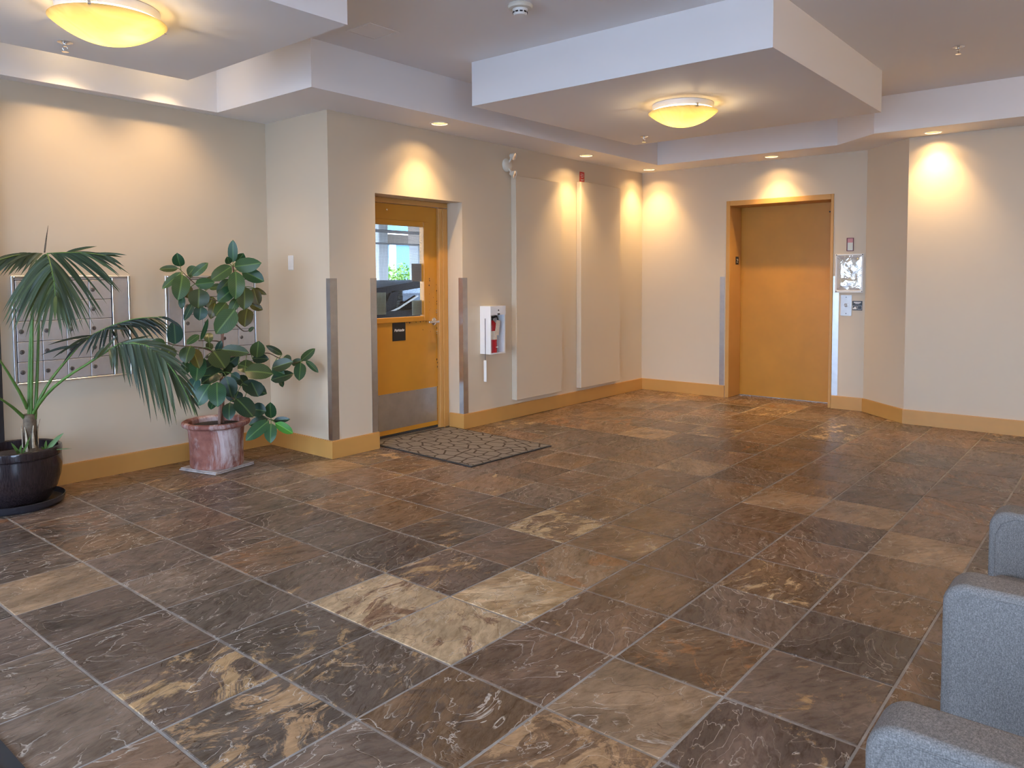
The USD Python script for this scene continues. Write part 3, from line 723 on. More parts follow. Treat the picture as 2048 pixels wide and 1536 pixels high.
part(d1, 'window_kit', cat(bx(GX0 - 0.06, GX0, k0, k1, GZ0 - 0.045, GZ1 + 0.045, 0.004), bx(GX1, GX1 + 0.06, k0, k1, GZ0 - 0.045, GZ1 + 0.045, 0.004), bx(GX0, GX1, k0, k1, GZ0 - 0.045, GZ0, 0.004), bx(GX0, GX1, k0, k1, GZ1, GZ1 + 0.045, 0.004)), 'ochre_door', False, world=True)
part(d1, 'glass', bx(GX0, GX1, LY + 0.018, LY + 0.024, GZ0, GZ1), 'wired_pane', False, world=True, label='wired safety glass')
part(d1, 'kick_plate', bx(LX0 + 0.01, LX1 - 0.012, LY - 0.0015, LY, 0.075, 0.382), 'steel_dull', False, world=True, label='brushed steel kick plate')
for kx in np.linspace(LX0 + 0.16, LX1 - 0.04, 4):
    part(d1, 'screw', lathe([(0.0005, 0.003), (0.004, 0.002), (0.005, 0.0)], 10).apply_transform(trimesh.transformations.rotation_matrix(math.pi / 2, [1, 0, 0])).apply_translation([kx, LY - 0.0015, 0.372]), 'steel', 30, world=True)
part(d1, 'door_sweep', bx(LX0, LX1, LY + 0.004, LY + 0.040, 0.014, LZ0), 'rubber', False, world=True)
part(d1, 'threshold', ext([(FX0, LY - 0.035), (FX1, LY - 0.035), (FX1, LY + 0.075), (FX0, LY + 0.075)], 0.0012, 0.013), 'steel_dull', False, world=True)
HX, HZ = 4.733, 0.968
h = part(d1, 'lever_handle', cat(align(lathe([(0.0005, 0.016), (0.022, 0.015), (0.034, 0.008), (0.036, 0.0), (0.0005, 0.0)], 28), (0, -1, 0), (HX, LY - 0.0005, HZ)), cyl((HX, LY - 0.010, HZ), (HX, LY - 0.058, HZ), 0.011, 16)), 'chrome', 30, world=True, label='chrome lever handle')
part(h, 'lever', cat(rbox(HX - 0.115, HX + 0.012, LY - 0.064, LY - 0.048, HZ - 0.010, HZ + 0.010, 0.006)), 'chrome', 30, world=True)
for nz in (0.098, 0.078, -0.092, -0.112):
    part(d1, 'latch_bolt', align(lathe([(0.0005, 0.006), (0.007, 0.004), (0.008, 0.0)], 12), (0, -1, 0), (LX1 - 0.006, LY, HZ + nz)), 'chrome', 30, world=True)
part(d1, 'peephole', align(lathe([(0.0005, 0.006), (0.008, 0.004), (0.009, 0.0)], 12), (0, -1, 0), (4.205, LY, 1.925)), 'chrome', 30, world=True)
# worn paint: dark chips with a shape of their own
ch = []
for k in range(46):
    if k < 16: cx, cz = LX1 - 0.003 + rng.uniform(-0.006, 0.002), rng.uniform(0.1, 1.3)
    elif k < 30: cx, cz = rng.uniform(4.25, 4.68), GZ0 - 0.052 + rng.uniform(-0.004, 0.003)
    elif k < 36: cx, cz = GX1 + 0.062 + rng.uniform(-0.003, 0.003), rng.uniform(1.05, 1.35)
    else: cx, cz = rng.uniform(4.55, 4.77), rng.uniform(0.72, 1.2)
    r = rng.uniform(0.003, 0.008) if k < 36 else rng.uniform(0.002, 0.005)
    a = np.sort(rng.uniform(0, 2 * math.pi, 7))
    pg = Polygon([(cx + r * math.cos(b) * rng.uniform(0.5, 1), cz + 1.6 * r * math.sin(b) * rng.uniform(0.5, 1)) for b in a]).buffer(0)
    if isinstance(pg, Polygon) and pg.area > 1e-7:
        m = ext(pg, 0, 0.0006)
        ch.append(on_wall_y(m, 0, LY - 0.0001 if not (k >= 30 and k < 36) else LY - 0.0101, 0))
part(d1, 'paint_chips', cat(*ch), 'chip', False, world=True, kind='stuff')

t = thing('door_sign', 'small black sign with white lettering Parkade on the ochre door', 'sign', (4.320, LY, 0.90))
part(t, 'plate', bx(4.248, 4.394, LY - 0.003, LY - 0.0003, 0.822, 0.988), 'black_plastic', False, world=True)
tx = meshkit.text_mesh('Parkade', 0.021, 0.0006, bold=True)
tx.apply_transform(np.array([[1, 0.2, 0, 0], [0, 1, 0, 0], [0, 0, 1, 0], [0, 0, 0, 1.0]]))
part(t, 'lettering', on_wall_y(tx, 4.323 - tx.bounds[1][0] / 2, LY - 0.0030, 0.902), 'white_ink', False, world=True)
for lab, mt, a in (('printed notice taped to the upper right of the door glass', 'paper_grey', (4.497, 4.611, 1.325, 1.480)), ('pale paper taped to the lower right of the door glass', 'paper_green', (4.497, 4.611, 1.030, 1.160)), ('greenish paper taped to the lower left of the door glass', 'paper_green', (4.045, 4.205, 1.050, 1.235))):
    t = thing('notice', lab, 'notice', (a[0], LY + 0.02, a[2]))
    part(t, 'sheet', bx(a[0], a[1], LY + 0.0245, LY + 0.0252, a[2], a[3]), mt, False, world=True)

# ------------------------------------------------------------------ elevator
d2 = thing('door_2', 'wide ochre elevator door in a deep ochre frame', None, (XE + 0.2, (EY0 + EY1) / 2, 0), kind='structure')
jw = 0.045
part(d2, 'door_frame', cat(bx(XE - 0.006, XE + 0.30, EY1 - jw, EY1 - 0.001, 0.001, EZ - 0.001, 0.003), bx(XE - 0.006, XE + 0.30, EY0 + 0.001, EY0 + 0.030, 0.001, EZ - 0.001, 0.003), bx(XE - 0.006, XE + 0.30, EY0 + 0.030, EY1 - jw, EZ - 0.056, EZ - 0.001, 0.003)), 'ochre_paint', False, world=True)
part(d2, 'door_panel', bx(XE + 0.305, XE + 0.335, EY0 + 0.001, EY1 - 0.001, 0.006, EZ - 0.001), 'ochre_door', False, world=True)
part(d2, 'sill', bx(XE + 0.296, XE + 0.36, EY0 + 0.001, EY1 - 0.001, 0.001, 0.005), 'steel_dull', False, world=True)
part(d2, 'key_hole', align(lathe([(0.0005, 0.001), (0.008, 0.0008), (0.009, 0.0)], 14), (-1, 0, 0), (XE + 0.305, EY0 + 0.135, 2.035)), 'black_plastic', 30, world=True)
t = thing('floor_plate', 'small black floor number plate on the left jamb of the elevator', 'sign', (XE + 0.19, EY1 - jw, 1.535))
part(t, 'plate', bx(XE + 0.155, XE + 0.235, EY1 - jw - 0.003, EY1 - jw - 0.0003, 1.492, 1.580), 'black_plastic', False, world=True)
tx = cat(meshkit.text_mesh('1', 0.042, 0.0006, bold=True), meshkit.text_mesh('*', 0.03, 0.0006, bold=True).apply_translation([0.024, 0.006, 0]))
part(t, 'number', on_wall_y(tx, XE + 0.172, EY1 - jw - 0.003, 1.515), 'white_ink', False, world=True)

t = thing('certificate', 'clear crumpled film sleeve in a white frame beside the elevator', 'certificate', (XE, 2.287, 1.19))
part(t, 'backing', bx(XE - 0.004, XE - 0.0005, 2.152, 2.422, 1.188, 1.576), 'white_plastic', False, world=True)
part(t, 'frame', cat(bx(XE - 0.014, XE - 0.004, 2.152, 2.422, 1.560, 1.576, 0.003), bx(XE - 0.014, XE - 0.004, 2.152, 2.422, 1.188, 1.212, 0.003), bx(XE - 0.014, XE - 0.004, 2.152, 2.170, 1.212, 1.560, 0.003), bx(XE - 0.014, XE - 0.004, 2.404, 2.422, 1.212, 1.560, 0.003)), 'white_plastic', False, world=True)
part(t, 'paper', cat(bx(XE - 0.0048, XE - 0.0040, 2.186, 2.384, 1.232, 1.540)), 'paper', False, world=True)
for z in (1.535, 1.250):
    part(t, 'print_line', bx(XE - 0.0052, XE - 0.0048, 2.20, 2.37, z, z + 0.004), 'grey_ink', False, world=True)
yy, zz = np.meshgrid(np.linspace(2.170, 2.404, 22), np.linspace(1.212, 1.560, 30))
amp = meshkit.fbm(np.stack([yy.ravel() * 11, zz.ravel() * 7, 0 * yy.ravel()], 1), 3, 4)
edge_ = np.minimum(np.minimum(yy - 2.170, 2.404 - yy), np.minimum(zz - 1.212, 1.560 - zz)).ravel()
vx = XE - 0.008 - np.clip(edge_ / 0.03, 0, 1) * 0.022 * np.clip(amp - 0.25, 0, 1)
q = np.arange(30 * 22).reshape(30, 22)
fq = np.stack([q[:-1, :-1], q[:-1, 1:], q[1:, 1:], q[1:, :-1]], -1).reshape(-1, 4)
part(t, 'film', (np.stack([vx, yy.ravel(), zz.ravel()], 1), fq), 'film', True, world=True, label='crinkled clear film')
for (y, z) in ((2.41, 1.569), (2.162, 1.569), (2.41, 1.20), (2.162, 1.20)):
    part(t, 'screw', align(lathe([(0.0005, 0.002), (0.004, 0.0015), (0.005, 0.0)], 10), (-1, 0, 0), (XE - 0.014, y, z)), 'dark_line', 30, world=True)
t = thing('call_plate', 'brushed steel elevator call plate with one round button', 'call button', (XE, 2.312, 0.955))
part(t, 'plate', bx(XE - 0.004, XE - 0.0003, 2.259, 2.364, 0.955, 1.163), 'steel_dull', False, world=True)
part(t, 'button', align(lathe([(0.0005, 0.006), (0.011, 0.005), (0.012, 0.0)], 24), (-1, 0, 0), (XE - 0.004, 2.312, 1.062)), 'grey_ink', 30, world=True)
part(t, 'button_ring', align(lathe([(0.0145, 0.0), (0.0150, 0.004), (0.0185, 0.003), (0.019, 0.0)], 24), (-1, 0, 0), (XE - 0.004, 2.312, 1.062)), 'chrome', 30, world=True)
for z in (0.978, 1.142):
    part(t, 'screw', align(lathe([(0.0005, 0.002), (0.004, 0.0015), (0.005, 0.0)], 10), (-1, 0, 0), (XE - 0.004, 2.312, z)), 'dark_line', 30, world=True)
t = thing('fire_sign', 'small black sign with white pictograms right of the call plate', 'sign', (XE, 2.205, 1.012))
part(t, 'plate', bx(XE - 0.003, XE - 0.0003, 2.158, 2.252, 1.012, 1.106), 'black_plastic', False, world=True)
wl = [bx(XE - 0.0036, XE - 0.003, 2.205 - w / 2, 2.205 + w / 2, z, z + 0.005) for w, z in ((0.072, 1.092), (0.064, 1.084), (0.040, 1.076))]
for y in (2.229, 2.181):
    wl += [bx(XE - 0.0036, XE - 0.003, y - 0.018, y + 0.018, z, z + 0.0022) for z in (1.022, 1.058)] + [bx(XE - 0.0036, XE - 0.003, y + s_ * 0.018 - 0.0011, y + s_ * 0.018 + 0.0011, 1.022, 1.060) for s_ in (-1, 1)]
st = Polygon([(2.212, 1.026), (2.245, 1.026), (2.245, 1.034), (2.237, 1.034), (2.237, 1.042), (2.229, 1.042), (2.229, 1.050), (2.221, 1.050)])
wl.append(trimesh.Trimesh(*(lambda m: (np.stack([XE - 0.003 - m.vertices[:, 2], m.vertices[:, 0], m.vertices[:, 1]], 1), m.faces[:, ::-1]))(ext(st, 0, 0.0006)), process=False))
part(t, 'print', cat(*wl), 'white_ink', False, world=True)
t = thing('framed_notice', 'tiny red framed notice above the certificate', 'notice', (XE, 2.282, 1.605))
part(t, 'frame', cat(bx(XE - 0.008, XE - 0.0005, 2.249, 2.316, 1.605, 1.611), bx(XE - 0.008, XE - 0.0005, 2.249, 2.316, 1.731, 1.737), bx(XE - 0.008, XE - 0.0005, 2.249, 2.256, 1.611, 1.731), bx(XE - 0.008, XE - 0.0005, 2.309, 2.316, 1.611, 1.731)), 'dark_red', False, world=True)
part(t, 'sheet', bx(XE - 0.003, XE - 0.0005, 2.256, 2.309, 1.611, 1.690), 'paper', False, world=True)
part(t, 'header', bx(XE - 0.003, XE - 0.0005, 2.256, 2.309, 1.690, 1.731), 'pink_paper', False, world=True, label='pinkish red header')

# ------------------------------------------------------------------ switch on the return wall
t = thing('wall_switch', 'narrow white wall switch on the return wall above the rubber plant', 'switch', (XJ, 5.158, 1.42))
part(t, 'plate', bx(XJ - 0.007, XJ - 0.0004, 5.123, 5.193, 1.421, 1.535, 0.003), 'white_plastic', False, world=True)
part(t, 'rocker', bx(XJ - 0.010, XJ - 0.007, 5.141, 5.175, 1.445, 1.511, 0.002), 'white_plastic', False, world=True)

# ------------------------------------------------------------------ extinguisher cabinet
CX0, CX1, CY, CZ0, CZ1 = 5.115, 5.321, 4.541, 0.660, 1.097
t = thing('extinguisher_cabinet', 'white metal fire extinguisher cabinet on the wall', 'cabinet', ((CX0 + CX1) / 2, YD, CZ0))
part(t, 'body', cat(bx(CX0, CX0 + 0.004, CY + 0.004, YD - 0.0005, CZ0, CZ1), bx(CX1 - 0.004, CX1, CY + 0.004, YD - 0.0005, CZ0, CZ1), bx(CX0 + 0.004, CX1 - 0.004, CY + 0.004, YD - 0.0005, CZ1 - 0.004, CZ1), bx(CX0 + 0.004, CX1 - 0.004, CY + 0.004, YD - 0.0005, CZ0, CZ0 + 0.004), bx(CX0 + 0.004, CX1 - 0.004, YD - 0.004, YD - 0.0005, CZ0 + 0.004, CZ1 - 0.004)), 'white_metal', False, world=True)
dr = part(t, 'door_frame', cat(bx(CX0, CX0 + 0.010, CY, CY + 0.004, CZ0, CZ1), bx(CX1 - 0.014, CX1, CY, CY + 0.004, CZ0, CZ1), bx(CX0 + 0.010, CX1 - 0.014, CY, CY + 0.004, CZ0, CZ0 + 0.012), bx(CX0 - 0.002, CX1 + 0.002, CY - 0.004, CY, CZ1 - 0.082, CZ1)), 'white_metal', False, world=True)
part(dr, 'lock', cat(align(lathe([(0.0005, 0.004), (0.006, 0.003), (0.007, 0.0)], 12), (0, -1, 0), (5.222, CY - 0.004, 1.058)), bx(5.208, 5.238, CY - 0.006, CY - 0.004, 1.018, 1.030)), 'black_plastic', 30, world=True)
part(t, 'bead_chain', tube([(CX0 - 0.0035, 4.603, 0.985), (CX0 - 0.0035, 4.603, 0.66), (CX0 - 0.0035, 4.604, 0.60)], 0.0025, 6), 'dark_line', 30, world=True)
part(t, 'breaker_bar', rbox(CX0 - 0.009, CX0 - 0.002, 4.588, 4.620, 0.408, 0.605, 0.003), 'white_plastic', 30, world=True, label='white plastic breaker bar hanging on a bead chain')
t = thing('fire_extinguisher', 'red fire extinguisher standing inside the white cabinet', 'fire extinguisher', (5.20, 4.605, CZ0 + 0.005))
part(t, 'cylinder', lathe([(0.0005, 0.0), (0.046, 0.0), (0.050, 0.006), (0.050, 0.245), (0.044, 0.272), (0.024, 0.292), (0.016, 0.300), (0.0005, 0.300)], 36), 'red_paint', 35)
part(t, 'label_band', lathe([(0.0504, 0.125), (0.0507, 0.125), (0.0507, 0.205), (0.0504, 0.205)], 36), 'tan_paper', 35)
part(t, 'valve', cat(lathe([(0.0005, 0.300), (0.016, 0.300), (0.014, 0.325), (0.0005, 0.328)], 16), bx(-0.012, 0.012, -0.045, 0.02, 0.322, 0.334, 0.003), bx(-0.010, 0.010, -0.050, 0.01, 0.345, 0.353, 0.003)), 'black_plastic', 30)
part(t, 'hose', tube(curve([(0.014, 0, 0.318), (0.045, -0.02, 0.335), (0.060, -0.03, 0.29), (0.062, -0.03, 0.23)], 14), 0.007, 8), 'black_plastic', 30)
part(t, 'inspection_tag', cat(*[m.apply_transform(trimesh.transformations.rotation_matrix(0.18, [0, 1, 0], [0.03, 0, 0.3])) for m in (bx(0.004, 0.058, -0.058, -0.0565, 0.165, 0.300),)]), 'tan_paper', False, label='cream paper inspection tag')
part(t, 'pull_pin_tag', ext(Polygon([(-0.026, 0.0), (0.004, 0.008), (0.014, 0.0), (0.004, -0.008)]), 0, 0.001).apply_transform(trimesh.transformations.rotation_matrix(math.pi / 2, [1, 0, 0])).apply_translation([0.022, -0.0515, 0.055]), 'white_plastic', False)

# ------------------------------------------------------------------ emergency light and red sign
t = thing('emergency_light', 'cream twin-head emergency light high on the wall', 'emergency light', (5.501, YD, 2.41))
part(t, 'base', align(lathe([(0.0005, 0.034), (0.040, 0.032), (0.058, 0.022), (0.064, 0.008), (0.064, 0.0), (0.0005, 0.0)], 36), (0, -1, 0), (5.501, YD - 0.0005, 2.412)), 'cream_plastic', 40, world=True)
for z, zz_ in ((2.435, 2.487), (2.380, 2.322)):
    c = np.array([5.505, YD - 0.085, zz_])
    dirn = np.array([0.25, -0.85, -0.35 if zz_ > 2.4 else -0.25]); dirn /= np.linalg.norm(dirn)
    h = part(t, 'lamp_head', cat(align(lathe([(0.0005, -0.040), (0.016, -0.038), (0.022, -0.022), (0.036, 0.006), (0.039, 0.012), (0.037, 0.014), (0.033, 0.006), (0.0005, -0.016)], 28), dirn, c), tube([(5.503, YD - 0.026, z), (5.504, YD - 0.05, (z + zz_) / 2), tuple(c - dirn * 0.03)], 0.009, 8)), 'cream_plastic', 40, world=True)
    part(h, 'lens', align(lathe([(0.0005, -0.004), (0.012, -0.008), (0.020, 0.002), (0.033, 0.008), (0.0335, 0.0085), (0.018, 0.006), (0.0005, 0.004)], 24), dirn, c), 'chrome', 30, world=True)
t = thing('red_sign', 'small red sign with white print high on the wall', 'sign', (6.743, YD, 2.36))
part(t, 'plate', bx(6.701, 6.785, YD - 0.004, YD - 0.0004, 2.360, 2.478), 'red_sign', False, world=True)
part(t, 'print', cat(*[bx(6.743 - w / 2, 6.743 + w / 2, YD - 0.0046, YD - 0.004, z, z + 0.005) for w, z in ((0.05, 2.452), (0.06, 2.436), (0.045, 2.420), (0.06, 2.398), (0.05, 2.384))]), 'white_ink', False, world=True)

# ------------------------------------------------------------------ mailboxes in the left wall
def mailbox(name, label, x0, x1, z0, z1, blank_right):
    t = thing(name, label, 'mailbox', ((x0 + x1) / 2, YL, z0))
    y = YL
    part(t, 'frame', cat(bx(x0, x0 + 0.016, y - 0.020, y - 0.0005, z0, z1, 0.003), bx(x1 - 0.016, x1, y - 0.020, y - 0.0005, z0, z1, 0.003), bx(x0 + 0.016, x1 - 0.016, y - 0.020, y - 0.0005, z1 - 0.014, z1, 0.003), bx(x0 + 0.016, x1 - 0.016, y - 0.020, y - 0.0005, z0, z0 + 0.012, 0.003)), 'mailbox_edge', False, world=True)
    part(t, 'backing', bx(x0 + 0.016, x1 - 0.016, y - 0.006, y - 0.0005, z0 + 0.012, z1 - 0.014), 'dark_line', False, world=True)
    bw = 0.105
    bx0, bx1 = (x1 - 0.018 - bw, x1 - 0.018) if blank_right else (x0 + 0.018, x0 + 0.018 + bw)
    part(t, 'side_panel', bx(bx0 + 0.004, bx1, y - 0.016, y - 0.006, z0 + 0.014, z1 - 0.016, 0.002), 'mailbox_steel', False, world=True)
    ex = bx0 - 0.004 if blank_right else bx1 + 0.002
    part(t, 'divider', bx(ex, ex + 0.007, y - 0.030, y - 0.006, z0 + 0.012, z1 - 0.016, 0.002), 'mailbox_edge', False, world=True)
    a, b = (x0 + 0.020, ex - 0.003) if blank_right else (ex + 0.010, x1 - 0.020)
    top = z1 - 0.030
    part(t, 'top_rail', bx(a, b, y - 0.018, y - 0.006, top + 0.003, z1 - 0.016, 0.002), 'mailbox_steel', False, world=True)
    cw, rh = (b - a) / 4, (top - z0 - 0.014) / 5
    for r in range(5):
        for c in range(4):
            X0, Z0 = a + c * cw, z0 + 0.014 + r * rh
            dd = part(t, 'door', bx(X0 + 0.0016, X0 + cw - 0.0016, y - 0.018, y - 0.006, Z0 + 0.0016, Z0 + rh - 0.0016, 0.0015), 'mailbox_steel', False, world=True)
            part(dd, 'lock', align(lathe([(0.0005, 0.005), (0.006, 0.006), (0.012, 0.005), (0.0145, 0.0)], 16), (0, -1, 0), (X0 + 0.026, y - 0.018, Z0 + rh * 0.50)), 'lock_steel', 30, world=True)
            part(dd, 'lock_slot', bx(X0 + 0.0235, X0 + 0.0285, y - 0.0246, y - 0.0236, Z0 + rh * 0.5 - 0.007, Z0 + rh * 0.5 + 0.007), 'dark_line', False, world=True)
    return t
mailbox('mailbox_bank', 'grey metal bank of mailboxes behind the palm', 1.648, 2.372, 0.688, 1.380, True)
mailbox('mailbox_bank', 'grey metal bank of mailboxes behind the rubber plant', 2.616, 3.345, 0.688, 1.380, False)

# ------------------------------------------------------------------ mats
t = thing('door_mat', 'grey door mat with dark pebble pattern lying at the parkade door', 'mat', (4.395, 4.245, 0.0015), rz=-0.045)
part(t, 'pile', bx(-0.432, 0.432, -0.578, 0.578, 0, 0.008, 0.002), 'pebble_mat', False)
part(t, 'border', cat(bx(-0.450, -0.432, -0.596, 0.596, 0, 0.006), bx(0.432, 0.450, -0.596, 0.596, 0, 0.006), bx(-0.432, 0.432, -0.596, -0.578, 0, 0.006), bx(-0.432, 0.432, 0.578, 0.596, 0, 0.006)), 'rubber', False)
t = thing('entrance_mat', 'dark carpet mat with black rubber edge at the bottom left corner', 'mat', (-0.10, 1.95, 0.0015))
part(t, 'pile', bx(-0.85, 0.752, -1.20, 1.20, 0, 0.009, 0.002), 'carpet_dark', False)
part(t, 'border', cat(bx(-0.89, -0.85, -1.24, 1.24, 0, 0.006), bx(0.752, 0.795, -1.24, 1.24, 0, 0.006), bx(-0.85, 0.752, -1.24, -1.20, 0, 0.006), bx(-0.85, 0.752, 1.20, 1.24, 0, 0.006)), 'rubber', False)

# ------------------------------------------------------------------ armchairs
def armchair(label, x0, x1, yf):
    """A boxy club chair that faces +Y; its arms' front edges stand at yf."""
    t = thing('armchair', label, 'armchair', ((x0 + x1) / 2, yf - 0.40, 0), group=None)
    W, D, AH, AT = x1 - x0, 0.76, 0.622, 0.118
    def slab(ya, yb, za, zb, xa, xb, rt_=0.055, r=0.016):
        """A padded slab in the YZ plane with rounded top corners, thickness xa..xb, soft edges."""
        prof = sbox(ya, za, yb, zb)
        prof = prof.intersection(Polygon(prof.buffer(-rt_).buffer(rt_, 8).union(sbox(ya, za, yb, za + 0.1)).exterior))
        pts = []
        for k in range(5):
            a = k * math.pi / 8
            d, e = r * (1 - math.sin(a)), r * (1 - math.cos(a))
            pr_ = np.array(prof.buffer(-d, join_style=1).exterior.coords)[:-1] if d > 1e-6 else np.array(prof.exterior.coords)[:-1]
            for xx in (xa + r - r * math.cos(a), xb - r + r * math.cos(a)):
                pts.append(np.stack([np.full(len(pr_), xx), pr_[:, 0], pr_[:, 1]], 1))
        return trimesh.convex.convex_hull(np.vstack(pts))
    for s in (0, 1):
        xa = x0 if s == 0 else x1 - AT
        arm = part(t, 'arm', slab(yf - D, yf, 0.075, AH, xa, xa + AT), 'grey_fabric', 40, world=True)
        for xs in (xa + 0.0005, xa + AT - 0.0005):
            line = [(xs, yf - 0.018, 0.09), (xs, yf - 0.018, AH - 0.075), (xs, yf - 0.035, AH - 0.036), (xs, yf - 0.07, AH - 0.018), (xs, yf - D + 0.03, AH - 0.018)]
            part(arm, 'seam', tube(curve(line, 30), 0.0022, 6), 'grey_fabric', 40, world=True)
    part(t, 'seat_base', rbox(x0 + AT + 0.002, x1 - AT - 0.002, yf - D + 0.02, yf - 0.03, 0.075, 0.28, 0.015), 'grey_fabric', 40, world=True)
    part(t, 'seat_cushion', rbox(x0 + AT + 0.003, x1 - AT - 0.003, yf - D + 0.14, yf - 0.012, 0.282, 0.435, 0.035), 'grey_fabric', 40, world=True)
    part(t, 'backrest', rbox(x0 + 0.004, x1 - 0.004, yf - D - 0.12, yf - D + 0.06, 0.10, 0.84, 0.04), 'grey_fabric', 40, world=True)
    for fx in (x0 + 0.05, x1 - 0.05):
        for fy in (yf - 0.06, yf - D):
            part(t, 'foot', lathe([(0.0005, 0.0015), (0.018, 0.0015), (0.024, 0.0755), (0.0005, 0.0755)], 16, (fx, fy, 0)), 'black_plastic', 30, world=True)
    return t
armchair('grey fabric armchair nearest the camera, only its rounded arm at the bottom right corner', 0.585, 1.415, 0.335)
armchair('second grey fabric armchair, both its arms and seat at the right edge', 2.020, 2.850, 0.352)

